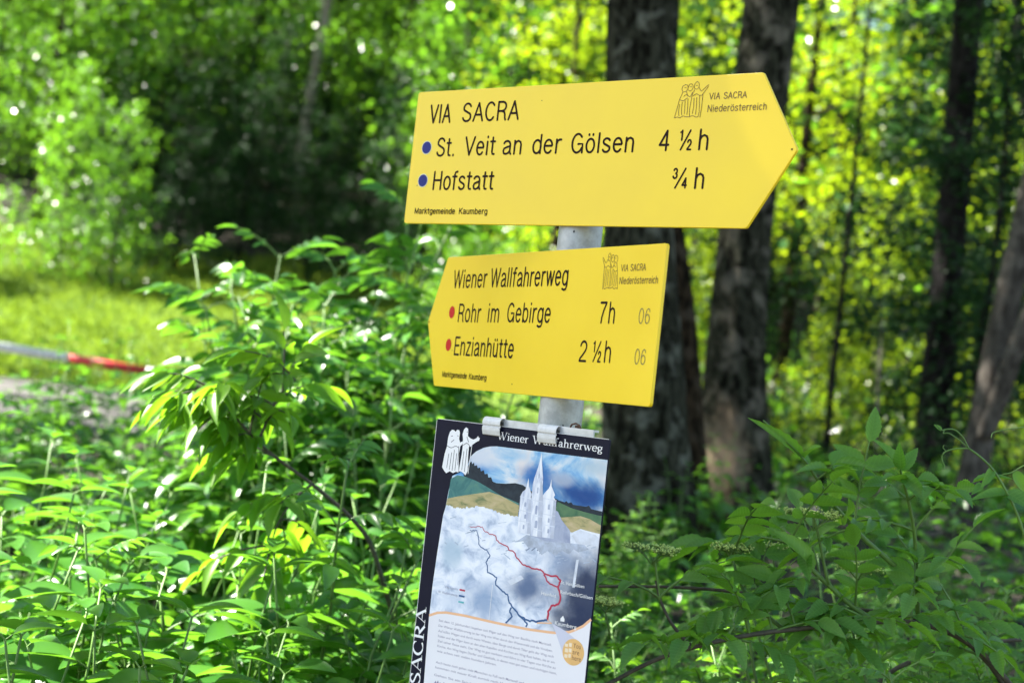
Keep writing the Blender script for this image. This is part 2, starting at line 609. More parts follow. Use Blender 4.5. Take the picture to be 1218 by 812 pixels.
def yellow_mat():
    m, t, p, o = new_mat('yellow enamel')
    tc = t.nodes.new('ShaderNodeTexCoord')
    n = t.nodes.new('ShaderNodeTexNoise')
    n.inputs['Scale'].default_value = 6; n.inputs['Detail'].default_value = 6
    t.links.new(tc.outputs['Object'], n.inputs['Vector'])
    r = t.nodes.new('ShaderNodeValToRGB')
    r.color_ramp.elements[0].color = (.79, .55, .006, 1); r.color_ramp.elements[0].position = .3
    r.color_ramp.elements[1].color = (.86, .615, .012, 1); r.color_ramp.elements[1].position = .7
    t.links.new(n.outputs['Fac'], r.inputs[0])
    v = t.nodes.new('ShaderNodeTexVoronoi')          # a few dark specks of dirt
    v.inputs['Scale'].default_value = 17
    t.links.new(tc.outputs['Object'], v.inputs['Vector'])
    lt = t.nodes.new('ShaderNodeMath'); lt.operation = 'LESS_THAN'; lt.inputs[1].default_value = .022
    t.links.new(v.outputs['Distance'], lt.inputs[0])
    mx = t.nodes.new('ShaderNodeMix'); mx.data_type = 'RGBA'
    mx.inputs[7].default_value = (.10, .08, .02, 1)
    t.links.new(lt.outputs[0], mx.inputs[0]); t.links.new(r.outputs[0], mx.inputs[6])
    t.links.new(mx.outputs[2], p.inputs['Base Color'])
    p.inputs['Roughness'].default_value = .33
    p.inputs['Specular IOR Level'].default_value = .42
    rr = t.nodes.new('ShaderNodeMapRange'); rr.inputs[3].default_value = .20; rr.inputs[4].default_value = .44
    t.links.new(n.outputs['Fac'], rr.inputs[0]); t.links.new(rr.outputs[0], p.inputs['Roughness'])
    b = t.nodes.new('ShaderNodeBump'); b.inputs['Strength'].default_value = .04; b.inputs['Distance'].default_value = .01
    t.links.new(n.outputs['Fac'], b.inputs['Height']); t.links.new(b.outputs[0], p.inputs['Normal'])
    return m


yellow = yellow_mat()
ink = pmat('engraved ink', (.020, .009, .008), rough=.7, spec=.1)
ink_brown = pmat('thin engraved line', (.16, .09, .02), rough=.6)
ink_grey = pmat('faint number ink', (.17, .13, .05), rough=.6)
blue_dot = pmat('blue enamel', (.004, .010, .16), rough=.4, spec=.2)
red_dot = pmat('red enamel', (.50, .006, .006), rough=.4, spec=.2)
white_ink = pmat('white print', (.78, .78, .80), rough=.5)

def ell(cx, cy, rx, ry, a0, a1, n=14):
    return [(cx + rx * math.cos(R(a)), cy + ry * math.sin(R(a))) for a in np.linspace(a0, a1, n)]


def bowl(x, h=.72):
    return ell(x, h / 2, .185, h / 2, 0, 360, 28)


XH = .72                                             # x-height; cap height is 1
SG = {   # engraver's letters: advance width, strokes drawn by one round cutter
    'V': (.56, [[(.02, 1), (.28, 0)], [(.28, 0), (.54, 1)]]),
    'I': (.14, [[(.07, 0), (.07, 1)]]),
    'A': (.56, [[(.02, 0), (.28, 1)], [(.28, 1), (.54, 0)], [(.12, .34), (.44, .34)]]),
    'S': (.50, [ell(.25, .75, .20, .25, 20, 200, 14) + [(.12, .60), (.25, .52), (.38, .44)] + ell(.25, .25, .22, .25, 40, -165, 18)]),
    'C': (.54, [ell(.28, .5, .25, .5, 42, 318, 28)]),
    'R': (.52, [[(.05, 0), (.05, 1)], [(.05, 1), (.26, 1)] + ell(.26, .745, .21, .255, 90, -90, 14) + [(.05, .49)], [(.28, .49), (.40, .42), (.44, .28), (.45, .10), (.49, 0)]]),
    'G': (.58, [ell(.29, .5, .25, .5, 42, 330, 28), [(.33, .46), (.54, .46), (.54, 0)]]),
    'H': (.54, [[(.05, 0), (.05, 1)], [(.49, 0), (.49, 1)], [(.05, .52), (.49, .52)]]),
    'M': (.64, [[(.05, 0), (.05, 1)], [(.05, 1), (.32, .05)], [(.32, .05), (.59, 1)], [(.59, 1), (.59, 0)]]),
    'K': (.52, [[(.05, 0), (.05, 1)], [(.48, 1), (.05, .42)], [(.20, .60), (.50, 0)]]),
    'N': (.56, [[(.05, 0), (.05, 1)], [(.05, 1), (.51, 0)], [(.51, 0), (.51, 1)]]),
    'W': (.82, [[(.02, 1), (.21, 0)], [(.21, 0), (.41, 1)], [(.41, 1), (.61, 0)], [(.61, 0), (.80, 1)]]),
    'E': (.46, [[(.43, 1), (.05, 1)], [(.05, 1), (.05, 0)], [(.05, 0), (.44, 0)], [(.05, .53), (.40, .53)]]),
    't': (.27, [[(.12, .94), (.12, .14), (.16, .02), (.25, .01)], [(.01, XH), (.25, XH)]]),
    '.': (.12, [[(.06, .0), (.06, .04)]]),
    'e': (.43, [[(.03, .39), (.40, .39)] + ell(.215, XH / 2, .185, XH / 2, 8, 320, 26)]),
    'i': (.12, [[(.06, 0), (.06, XH)], [(.06, .96), (.06, 1)]]),
    'l': (.12, [[(.06, 0), (.06, 1)]]),
    'a': (.43, [ell(.20, .55, .16, .17, 165, 40, 8) + [(.37, .54), (.37, .12), (.42, .0)], [(.37, .43), (.20, .38), (.07, .30), (.035, .18), (.07, .04), (.17, 0), (.29, .05), (.37, .18)]]),
    'n': (.42, [[(.05, 0), (.05, XH)], [(.05, .48), (.11, .65), (.22, XH), (.33, .65), (.37, .50), (.37, 0)]]),
    'h': (.42, [[(.05, 0), (.05, 1)], [(.05, .48), (.11, .65), (.22, XH), (.33, .65), (.37, .50), (.37, 0)]]),
    'm': (.66, [[(.05, 0), (.05, XH)], [(.05, .50), (.10, .66), (.19, XH), (.29, .65), (.33, .52), (.33, 0)], [(.33, .50), (.38, .66), (.47, XH), (.57, .65), (.61, .52), (.61, 0)]]),
    'u': (.42, [[(.05, XH), (.05, .22), (.09, .07), (.20, 0), (.31, .07), (.37, .24)], [(.37, XH), (.37, 0)]]),
    'r': (.27, [[(.05, 0), (.05, XH)], [(.05, .46), (.10, .64), (.18, .71), (.26, .71)]]),
    'd': (.43, [bowl(.22), [(.39, 0), (.39, 1)]]),
    'b': (.43, [bowl(.22), [(.05, 0), (.05, 1)]]),
    'o': (.43, [bowl(.215)]),
    's': (.38, [ell(.19, .55, .15, .17, 25, 200, 12) + [(.10, .42), (.19, .37), (.28, .31)] + ell(.19, .18, .16, .18, 40, -160, 14)]),
    'f': (.27, [[(.11, 0), (.11, .82), (.15, .97), (.26, 1)], [(.01, XH), (.24, XH)]]),
    'k': (.39, [[(.05, 0), (.05, 1)], [(.36, XH), (.05, .30)], [(.15, .42), (.38, 0)]]),
    'g': (.43, [bowl(.215), [(.39, XH), (.39, -.06), (.34, -.22), (.20, -.27), (.06, -.21)]]),
    'w': (.60, [[(.02, XH), (.16, 0)], [(.16, 0), (.30, XH)], [(.30, XH), (.44, 0)], [(.44, 0), (.58, XH)]]),
    'z': (.38, [[(.04, XH), (.34, XH)], [(.34, XH), (.03, 0)], [(.03, 0), (.36, 0)]]),
    'c': (.39, [ell(.21, XH / 2, .18, XH / 2, 48, 312, 24)]),
    '0': (.44, [ell(.22, .5, .19, .5, 0, 360, 30)]),
    '2': (.44, [ell(.22, .73, .18, .27, 170, -10, 16) + [(.36, .55), (.22, .33), (.06, .12), (.03, 0)], [(.03, 0), (.42, 0)]]),
    '4': (.46, [[(.35, 0), (.35, 1)], [(.35, 1), (.03, .27)], [(.03, .27), (.45, .27)]]),
    '6': (.44, [ell(.22, .30, .18, .30, 0, 360, 26), [(.04, .30), (.05, .60), (.12, .88), (.24, 1), (.36, .93), (.39, .80)]]),
    '7': (.44, [[(.03, 1), (.42, 1)], [(.42, 1), (.26, .6), (.17, .25), (.15, 0)]]),
    '1': (.30, [[(.20, 0), (.20, 1)], [(.20, 1), (.13, .87), (.03, .82)]]),
    '3': (.44, [ell(.21, .75, .17, .25, 160, -90, 14) + ell(.20, .255, .20, .255, 88, -165, 18)]),
}


def moved(g, dx, dy, k):
    return [[(x * k + dx, y * k + dy) for x, y in st_] for st_ in SG[g][1]]


SG['ö'] = (.43, SG['o'][1] + [[(.12, .92), (.12, .96)], [(.31, .92), (.31, .96)]])
SG['ü'] = (.42, SG['u'][1] + [[(.12, .92), (.12, .96)], [(.30, .92), (.30, .96)]])
SG['½'] = (.72, moved('1', .04, .50, .5) + [[(.12, 0), (.60, 1)]] + moved('2', .48, 0, .5))
SG['¾'] = (.78, moved('3', .0, .50, .5) + [[(.16, 0), (.64, 1)]] + moved('4', .52, 0, .5))


def engrave(mb, body, u0, u1, v0, cap, y, wd):
    """letters cut by a round cutter of width wd (mm) between u0 and u1 on the base line v0"""
    gap = .12
    adv = sum(SG[c][0] if c != ' ' else .30 for c in body) + gap * (len(body) - 1)
    sx = (u1 - u0) / adv
    x0, z = 0.0, 0.0
    for ch in body:
        if ch == ' ':
            x0 += .30 + gap
            continue
        a, strokes = SG[ch]
        thin = .8 if ch in '½¾' else 1
        for pts in strokes:
            p = np.array([(u0 + (x0 + x_) * sx, v0 + y_ * (cap - wd) + wd / 2) for x_, y_ in pts])
            ribbon(mb, p, wd * thin, y - z)
            z += .003
            for e in (p[0], p[-1]):
                disc(mb, e, wd * thin / 2, y - z, 10)
                z += .003
        x0 += a + gap


def text_geo(body):
    """the built-in font's outlines as flat polygons, cap height 1"""
    cu = bpy.data.curves.new('t', 'FONT')
    cu.body = body
    cu.resolution_u = 5
    cu.offset = .004
    ob = bpy.data.objects.new('t', cu)
    COL.objects.link(ob)
    dg = bpy.context.evaluated_depsgraph_get()
    me = bpy.data.meshes.new_from_object(ob.evaluated_get(dg))
    V = np.array([v.co[:2] for v in me.vertices])
    F = [tuple(p.vertices) for p in me.polygons]
    bpy.data.objects.remove(ob)
    bpy.data.curves.remove(cu)
    bpy.data.meshes.remove(me)
    return V, F


CAP = text_geo('H')[0][:, 1].max()


def text_into(mb, body, u0, u1, v0, cap, y, slope=0.0, rot=None):
    V, F = text_geo(body)
    V = V.copy()
    x0, x1 = V[:, 0].min(), V[:, 0].max()
    X = (V[:, 0] - x0) / (x1 - x0) * (u1 - u0)
    Zv = V[:, 1] / CAP * cap
    Yv = v0 + slope * X + Zv
    P = np.stack([u0 + X, np.full(len(X), y), Yv], 1)
    if rot is not None:                              # turn about (u0, v0)
        c, s = math.cos(rot), math.sin(rot)
        a, b = P[:, 0] - u0, P[:, 2] - v0
        P[:, 0], P[:, 2] = u0 + c * a - s * b, v0 + s * a + c * b
    mb.add(P / [1000, 1000, 1000], [np.array([f]) for f in F])


def ribbon(mb, pts, wdt, y, taper=True):
    """flat printed line, mm"""
    p = np.array(pts, float)
    t_ = norm(np.gradient(p, axis=0))
    n_ = np.stack([-t_[:, 1], t_[:, 0]], 1)
    wv = np.full(len(p), wdt / 2) if np.isscalar(wdt) else np.asarray(wdt) / 2
    a, b = p + n_ * wv[:, None], p - n_ * wv[:, None]
    v = np.concatenate([a, b])
    n = len(p)
    i = np.arange(n - 1)
    mb.add(np.stack([v[:, 0], np.full(2 * n, y), v[:, 1]], 1) / 1000, [np.stack([i, i + 1, i + 1 + n, i + n], 1)])


def poly(mb, pts, y, mi=0):
    p = np.array(pts, float)
    area = np.sum(p[:, 0] * np.roll(p[:, 1], -1) - np.roll(p[:, 0], -1) * p[:, 1])
    if area < 0:
        p = p[::-1]
    mb.add(np.stack([p[:, 0], np.full(len(p), y), p[:, 1]], 1) / 1000, [[tuple(range(len(p)))]], mi=mi)


def disc(mb, c, r, y, n=28, mi=0):
    poly(mb, [(c[0] + r * math.cos(a), c[1] + r * math.sin(a)) for a in np.linspace(0, 2 * math.pi, n, endpoint=False)], y, mi)


def smooth_line(p, k=5):
    p = np.array(p, float)
    d = np.concatenate([[0], np.cumsum(np.linalg.norm(np.diff(p, axis=0), axis=1))])
    s = np.linspace(0, d[-1], (len(p) - 1) * k + 1)
    return np.stack([np.interp(s, d, p[:, 0]), np.interp(s, d, p[:, 1])], 1)


def round_corners(p, r, n=5):
    p = np.array(p, float)
    out = []
    for i in range(len(p)):
        a, b, c = p[i - 1], p[i], p[(i + 1) % len(p)]
        u, v = norm(a - b), norm(c - b)
        ang = math.acos(np.clip(u @ v, -1, 1))
        d = r / math.tan(ang / 2)
        s, e = b + u * d, b + v * d
        for t_ in np.linspace(0, 1, n):
            out.append((1 - t_) ** 2 * s + 2 * t_ * (1 - t_) * b + t_ * t_ * e)
    return np.array(out)


def slab(outline, th, bev=.8):
    """a plate with softened front and back edges; front at y=0, mm in, metres out"""
    mb = MB()
    p = np.array(outline, float)
    if np.sum(p[:, 0] * np.roll(p[:, 1], -1) - np.roll(p[:, 0], -1) * p[:, 1]) < 0:
        p = p[::-1]
    t_ = norm(np.roll(p, -1, 0) - np.roll(p, 1, 0))
    inn = np.stack([-t_[:, 1], t_[:, 0]], 1)
    rings = [(bev, 0), (bev * .3, bev * .3), (0, bev), (0, th - bev), (bev, th)]
    n = len(p)
    v = np.concatenate([np.stack([(p + inn * i_)[:, 0], np.full(n, y_), (p + inn * i_)[:, 1]], 1) for i_, y_ in rings]) / 1000
    i = np.arange(n)
    fs = [np.arange(n)[None], (np.arange(n)[::-1] + 4 * n)[None]]
    for k in range(4):
        fs.append(np.stack([i + k * n, i + (k + 1) * n, (i + 1) % n + (k + 1) * n, (i + 1) % n + k * n], 1))
    mb.add(v, fs)
    return mb


# three robed wayfarers, unit box, x 0..1, y 0..1 (drawn as thin outlines on the yellow signs)
PILGRIMS = [
    [(.04, .03), (.10, .30), (.14, .52), (.20, .66), (.22, .74)],
    [(.22, .74), (.18, .80), (.20, .88), (.28, .92), (.35, .90), (.37, .82), (.33, .74), (.24, .72)],
    [(.37, .84), (.41, .93), (.48, .93), (.52, .86), (.50, .77), (.43, .73), (.38, .78)],
    [(.33, .73), (.38, .62), (.46, .58), (.52, .70)], [(.14, .52), (.26, .48), (.38, .56)], [(.26, .60), (.34, .66), (.40, .60)],
    [(.56, .80), (.56, .92), (.62, .99), (.69, .95), (.70, .85), (.66, .78), (.58, .79)],
    [(.58, .78), (.52, .66), (.50, .48), (.48, .25), (.50, .05)], [(.70, .82), (.78, .72), (.86, .78), (.94, .86), (.99, .88)],
    [(.98, .84), (.88, .70), (.80, .60), (.74, .62)], [(.74, .62), (.76, .40), (.78, .18), (.76, .04)],
    [(.04, .03), (.14, .06), (.20, .02), (.30, .08), (.40, .05), (.50, .05), (.60, .08), (.70, .03), (.76, .04)],
    [(.16, .40), (.15, .20), (.18, .08)], [(.24, .46), (.23, .26), (.26, .10)], [(.32, .50), (.33, .28), (.34, .12)],
    [(.40, .54), (.42, .30), (.42, .10)], [(.58, .55), (.60, .32), (.58, .12)], [(.66, .56), (.68, .34), (.68, .10)],
    [(.84, .66), (.84, .30), (.82, .02)], [(.60, .88), (.66, .88)], [(.26, .84), (.32, .84)], [(.43, .85), (.48, .86)], [(.54, .60), (.64, .66), (.72, .62)],
]


def arrow_sign(name, loc, yaw, outline, lines, faint, dots, dotm, ring, emblem, small, flip, label):
    root = empty(name, loc, -yaw, label, 'arrow sign', 'yellow arrow signs on the post')
    slab(outline, 5).build('board', yellow, root, smooth=False)
    for body, u0, u1, v0, v1, cap in lines:
        mb = MB()
        engrave(mb, body, u0, u1, (v0 + v1) / 2, cap, -.3, 3.1 if cap > 15 else 1.35)
        mb.build('lettering', ink, root, smooth=False)
    for body, u0, u1, v0, v1, cap in faint:
        mb = MB()
        engrave(mb, body, u0, u1, (v0 + v1) / 2, cap, -.3, 1.5)
        mb.build('route_number', ink_grey, root, smooth=False)
    mb = MB()
    for body, u0, u1, v0, v1, cap in small:
        engrave(mb, body, u0, u1, (v0 + v1) / 2, cap, -.3, 1.1)
    (ex, ey), (ew, eh) = emblem
    em = MB()
    for k, ln in enumerate(PILGRIMS):
        q = smooth_line([((1 - a if flip else a), b) for a, b in ln], 3)
        ribbon(em, q * [ew, eh] + [ex, ey], .75, -.35 - .01 * k)
    mb.build('small_lettering', ink_brown, root, smooth=False)
    em.build('emblem', ink_brown, root, smooth=False)
    for c in dots:
        mb = MB()
        if ring:
            disc(mb, c, 10.0, -.25, 36, 1)
        disc(mb, c, 8.9 if ring else 9.3, -.4, 36, 0)
        mb.build('route_dot', [dotm, ink_white_ring], root, smooth=False)
    return root


ink_white_ring = pmat('pale ring', (.62, .60, .45), rough=.5)
o = np.array([0.0546, 2.1741, 0.2467 + CAMZ])
s1 = arrow_sign('arrow_sign', o, 0.707, round_corners([(-305.5, 195.5), (287.8, 195.5), (347.5, 97.5), (286.5, 0), (-305.5, 0)], 5),
    [('VIA', -276.1, -235.2, 147.2, 147.2, 28.7), ('SACRA', -211.5, -105.1, 147.4, 147.4, 28.7), ('St.', -254.8, -219.7, 98, 98, 28.6), ('Veit', -199.8, -142.4, 98.4, 98.4, 28.6),
     ('an', -127.5, -92.7, 98.4, 98.4, 28.6), ('der', -73.3, -22.7, 98.5, 98.5, 28.6), ('Gölsen', -4.7, 100.8, 98.1, 98.1, 28.6), ('Hofstatt', -255.1, -138.1, 48.8, 48.8, 28.6),
     ('4', 141.0, 156.1, 98.8, 98.8, 28.4), ('½', 172.2, 191.8, 98.9, 98.9, 28.0), ('h', 202.3, 217.6, 98.8, 98.8, 28.4), ('¾', 168.6, 191.1, 49.5, 49.5, 28.0), ('h', 202.3, 217.2, 49.2, 49.2, 28.4),
     ('Marktgemeinde', -285.6, -205.3, 14.0, 14.0, 9.2), ('Kaumberg', -197.4, -143.4, 14.2, 14.2, 9.2)],
    [], [(-275.8, 112.0), (-276.1, 63.3)], blue_dot, True, ((158.5, 140.5), (51, 48.5)),
    [('VIA SACRA', 211.5, 267.2, 164.0, 163.8, 9), ('Niederösterreich', 210.7, 298.1, 147.9, 147.8, 9.4)], False,
    'upper yellow arrow sign pointing right with two blue dots')
o = np.array([0.0467, 2.184, 0.0144 + CAMZ])
s2 = arrow_sign('arrow_sign', o, 1.0806, round_corners([(-337.2, 199.1), (269.0, 199.1), (269.0, 0), (-337.2, 0), (-384.5, 98.3)], 5),
    [('Wiener', -307.7, -197.9, 149.9, 149.9, 28.8), ('Wallfahrerweg', -184.7, 39.3, 149.9, 149.9, 28.8), ('Rohr', -279.1, -205.2, 98.4, 98.4, 28.6), ('im', -181.9, -146.3, 98.8, 98.8, 28.6),
     ('Gebirge', -121.9, 2.8, 99.4, 99.4, 28.6), ('7', 130.5, 146.2, 99.7, 99.7, 28.8), ('h', 152.8, 168.1, 99.8, 99.8, 28.8), ('Enzianhütte', -279.8, -91.2, 48.6, 48.6, 28.7),
     ('2', 90.6, 108.5, 49.4, 49.4, 28.6), ('½', 123.0, 144.6, 49.6, 49.6, 28.6), ('h', 152.5, 168.6, 50, 50, 28.8),
     ('Marktgemeinde', -310.8, -227.8, 14.6, 14.6, 9), ('Kaumberg', -220.2, -164.6, 14.5, 14.5, 9)],
    [('06', 223.9, 249.1, 100.3, 100.3, 19.8), ('06', 224.5, 249.1, 50.1, 50.1, 19.8)],
    [(-301.9, 113.8), (-301.1, 64.0)], red_dot, False, ((123, 143), (46, 48.5)),
    [('VIA SACRA', 171.0, 228.1, 166.4, 166.2, 9.2), ('Niederösterreich', 170.0, 258.6, 150, 150, 9.4)], True,
    'lower yellow arrow sign pointing left with two red dots')
for root, spots in ((s1, ((340.2, 97.8, 1.3), (-65.4, 173.6, .8))), (s2, ((-379.5, 98.6, 1.8), (-84.9, 13.1, 1.1)))):
    for x, z, r in spots:
        mb = MB()
        disc(mb, (x, z), r, -.3, 12)
        mb.build('drill_hole', ink, root, smooth=False)

# ------------------------------------------------------------------ poster
pb = empty('poster_board', (0.0451, 2.1587, -0.0319 + CAMZ), 0, 'dark blue framed route poster with church painting and map, clipped to the post', 'poster')
pb.rotation_euler = (0.0093, 0, -0.6544)
navy = pmat('navy print', (.007, .008, .024), rough=.45, spec=.12, var=.25, scale=12)
PB = -455
slab(round_corners([(-173, 0), (119.3, 0), (119.3, PB), (-173, PB)], 2.5), 3, .5).build('board', [navy], pb, smooth=False)
mb = MB()                                              # bare light edge of the plate
for a, b in (((-173.2, PB + 3), (-173.2, -2)), ((-171, .15), (117.5, .15))):
    ribbon(mb, [a, b], .8, -.05)
mb.build('trim', pmat('bare plate edge', (.6, .6, .62), rough=.5), pb, smooth=False)


def paint(name, stops, scale=20, vec=(1, 1, 1), detail=6, dist=.6, lo=.3, hi=.7, rough=.42):
    m, t, p, o = new_mat(name)
    p.inputs['Specular IOR Level'].default_value = .15
    tc = t.nodes.new('ShaderNodeTexCoord')
    mp = t.nodes.new('ShaderNodeMapping')
    mp.inputs['Scale'].default_value = vec
    t.links.new(tc.outputs['Object'], mp.inputs[0])
    n = t.nodes.new('ShaderNodeTexNoise')
    n.inputs['Scale'].default_value = scale; n.inputs['Detail'].default_value = detail
    n.inputs['Roughness'].default_value = .62; n.inputs['Distortion'].default_value = dist
    t.links.new(mp.outputs[0], n.inputs['Vector'])
    r = t.nodes.new('ShaderNodeValToRGB')
    e = r.color_ramp.elements
    e[0].color = (*stops[0], 1); e[0].position = lo
    e[1].color = (*stops[-1], 1); e[1].position = hi
    for k, c in enumerate(stops[1:-1]):
        x = e.new(lo + (hi - lo) * (k + 1) / (len(stops) - 1)); x.color = (*c, 1)
    t.links.new(n.outputs['Fac'], r.inputs[0])
    t.links.new(r.outputs[0], p.inputs['Base Color'])
    p.inputs['Roughness'].default_value = rough
    return m


def printed(name, shapes, mat, y):
    for k, s in enumerate(shapes):
        mb = MB()
        poly(mb, s, y - .004 * k)
        mb.build(name, mat, pb, smooth=False)


p_sky = paint('painted sky', [(.045, .16, .42), (.10, .30, .60), (.30, .50, .70), (.62, .68, .74), (.70, .66, .66)], 13, (1, 1, 1.5), lo=.34, hi=.66)
p_town = paint('painted town', [(.34, .41, .55), (.56, .62, .74), (.75, .78, .86), (.82, .84, .89)], 42, (1, 1, 1.3), detail=9, lo=.30, hi=.66)


def add_patches(m, spots):
    """soft patches of the poster picture, or sunlight painted on bark, round the given points (mm), broken up by its brush noise"""
    t = m.node_tree
    p = t.nodes['Principled BSDF']
    src = p.inputs['Base Color'].links[0].from_socket
    tc = t.nodes.new('ShaderNodeTexCoord')
    nz = t.nodes.new('ShaderNodeTexNoise')
    nz.inputs['Scale'].default_value = 22; nz.inputs['Detail'].default_value = 6
    t.links.new(tc.outputs['Object'], nz.inputs['Vector'])
    for (x, z, rx, rz), col, k in spots:
        mp = t.nodes.new('ShaderNodeMapping')
        mp.vector_type = 'TEXTURE'
        mp.inputs['Location'].default_value = (x / 1000, 0, z / 1000)
        mp.inputs['Scale'].default_value = (rx / 1000, 1, rz / 1000)
        t.links.new(tc.outputs['Object'], mp.inputs[0])
        ln = t.nodes.new('ShaderNodeVectorMath'); ln.operation = 'LENGTH'
        t.links.new(mp.outputs[0], ln.inputs[0])
        sb = t.nodes.new('ShaderNodeMath'); sb.operation = 'MULTIPLY_ADD'; sb.inputs[1].default_value = 1.1
        t.links.new(nz.outputs['Fac'], sb.inputs[0]); t.links.new(ln.outputs['Value'], sb.inputs[2])
        mr = t.nodes.new('ShaderNodeMapRange')
        mr.interpolation_type = 'SMOOTHSTEP'
        mr.inputs[1].default_value = 1.65; mr.inputs[2].default_value = .75; mr.inputs[4].default_value = k
        t.links.new(sb.outputs[0], mr.inputs[0])
        mx = t.nodes.new('ShaderNodeMix'); mx.data_type = 'RGBA'
        mx.inputs[7].default_value = (*col, 1)
        t.links.new(mr.outputs[0], mx.inputs[0]); t.links.new(src, mx.inputs[6])
        src = mx.outputs[2]
    t.links.new(src, p.inputs['Base Color'])


D1, D2 = (.020, .034, .085), (.09, .14, .26)
add_patches(p_town, [((-60, -238, 46, 34), (.20, .30, .48), .8), ((-122, -180, 26, 24), (.36, .48, .60), .8), ((70, -168, 44, 28), (.20, .27, .42), .75), ((112, -204, 66, 74), D1, .97), ((96, -242, 54, 34), D1, .97), ((18, -208, 46, 34), D2, .95), ((-112, -246, 30, 16), (.56, .62, .74), .6)])
add_patches(p_sky, [((-90, -46, 44, 22), (.62, .64, .70), .9), ((-30, -36, 40, 12), (.30, .48, .66), .7), ((10, -62, 50, 26), (.035, .13, .38), .9), ((84, -78, 58, 26), (.014, .06, .23), .97), ((100, -38, 40, 14), (.42, .52, .60), .85), ((50, -60, 26, 12), (.50, .54, .60), .6)])
p_stroke = pmat('pale blue brush', (.42, .50, .64), rough=.4, var=.3, scale=60)
p_roofline = pmat('slate brush', (.24, .30, .44), rough=.4, var=.4, scale=80)
p_town2 = pmat('slate roof wash', (.46, .52, .65), rough=.4, var=.35, scale=70)
p_shade2 = pmat('church shade wash', (.50, .54, .66), rough=.4, var=.2, scale=60)
p_pale = pmat('pale brush', (.66, .70, .80), rough=.4, var=.2, scale=60)
p_ridge = paint('painted fir ridge', [(.012, .018, .030), (.03, .045, .06)], 60)
p_teal = paint('painted hill', [(.03, .12, .13), (.07, .20, .19), (.11, .25, .18)], 40)
p_tan = paint('painted field', [(.16, .20, .10), (.42, .36, .18), (.52, .42, .26)], 45, (1, 1, 2.5))
p_green = paint('painted meadow', [(.05, .13, .08), (.12, .22, .11)], 50)
p_stone = paint('painted church stone', [(.42, .46, .60), (.66, .69, .78), (.80, .81, .86)], 70, (1.6, 1, .35), lo=.34, hi=.6)
p_shadow = paint('painted church shadow', [(.26, .30, .44), (.46, .50, .62)], 60)
p_paper = pmat('poster paper', (.76, .75, .80), rough=.36, var=.04, scale=8)
p_orange = pmat('orange print', (.78, .45, .26), rough=.4)
p_disc = pmat('orange badge', (.76, .46, .17), rough=.4, var=.12, scale=60)
p_red = pmat('crimson route', (.42, .015, .06), rough=.4)
p_blue = pmat('blue route', (.015, .085, .24), rough=.4)
p_tealink = pmat('teal route', (.10, .42, .46), rough=.4)
p_grey = pmat('grey print', (.24, .22, .32), rough=.5)
p_faint = pmat('faint print', (.40, .42, .52), rough=.5)
p_wedge = pmat('lilac print', (.55, .56, .68), rough=.4)
p_brown = pmat('brown print', (.22, .10, .05), rough=.5)

RE = 118.6
LE = [(-63.4, -27.5), (-75, -29), (-85.6, -31.8), (-97.8, -38.0), (-106.7, -46), (-110, -58), (-123.2, -70), (-135.2, -76), (-139.0, -98), (-141, -116), (-144.0, -132), (-147.6, -187), (-149.8, -230), (-149.9, -270.6)]
printed('painted_sky', [[(RE, -26.5)] + LE[:10] + [(-141, -122), (RE, -122)]], p_sky, -.10)
rd = [(-107.5, -55.1), (-104, -52.5), (-102.5, -56), (-99.5, -53.5), (-98, -58), (-94, -56.5), (-92, -60.5), (-88, -59), (-86, -64), (-81.2, -62), (-79, -67), (-74, -66), (-72, -71), (-67.3, -70), (-64, -75.5), (-56.9, -76.8), (-42.6, -75.9), (-25.5, -73.1), (-12.8, -74.2), (3.7, -80.9), (7.8, -112.8), (-33.6, -108.0), (-74.5, -92), (-112.7, -76), (-116, -72), (-112, -66)]
rr_ = [(34, -83), (47.7, -87), (58, -88.5), (61, -86.5), (64, -89), (68.6, -87), (72, -90), (92.7, -90), (97, -88), (101, -92), (RE, -93), (RE, -110), (56.0, -108), (41.3, -100)]
printed('painted_ridge', [rd, rr_], p_ridge, -.18)
printed('painted_hillside', [[(-137.0, -80), (-126.0, -74), (-112.7, -74.3), (-92, -78), (-75.5, -82.8), (-48.5, -92.2), (-16.1, -99.1), (-16.1, -104), (-54.8, -93.5), (-86.8, -95.6), (-118.8, -103.3), (-139.2, -109.6)]], p_teal, -.22)
printed('painted_field', [[(-139.7, -108), (-118.8, -102), (-86.9, -94.5), (-68.1, -90.0), (-48.5, -92.6), (-15.2, -102), (-15.0, -119), (-38.9, -118), (-84.8, -113), (-116.7, -120), (-141, -119)],
    [(46, -108), (76.6, -104.9), (88.3, -102.5), (RE, -107), (RE, -124), (73.5, -128), (50, -126)]], p_tan, -.26)
printed('painted_meadow', [[(46.7, -89), (69.5, -94.6), (90, -97), (RE, -99), (RE, -111), (100, -105), (85.4, -103.2), (56.1, -108.8), (44, -107)]], p_green, -.30)
tl = [(-141, -119.5)]
x = -141
while x < 46:
    b = np.interp(x, [-143, -116, -85, -45, -15, 46], [-118, -121, -112, -118.5, -119, -122])
    st_ = random.uniform(3, 8)
    hh = random.uniform(0, 3.2)
    tl += [(x, b + hh), (x + st_ * .5, b + hh + random.uniform(0, 1.6)), (x + st_, b + hh)]
    x += st_ + .6
printed('painted_town', [tl + [(60, -124), (74.9, -126.0), (87.5, -119.5), (103, -121), (RE, -122), (RE, -236), (100, -250), (60, -259), (-30, -262), (-120, -262.5), (-149.9, -270), (-149.8, -230), (-147.6, -187), (-144, -132)]], p_town, -.34)
mb = MB()                                              # brush strokes: roof edges and gables of the misty town
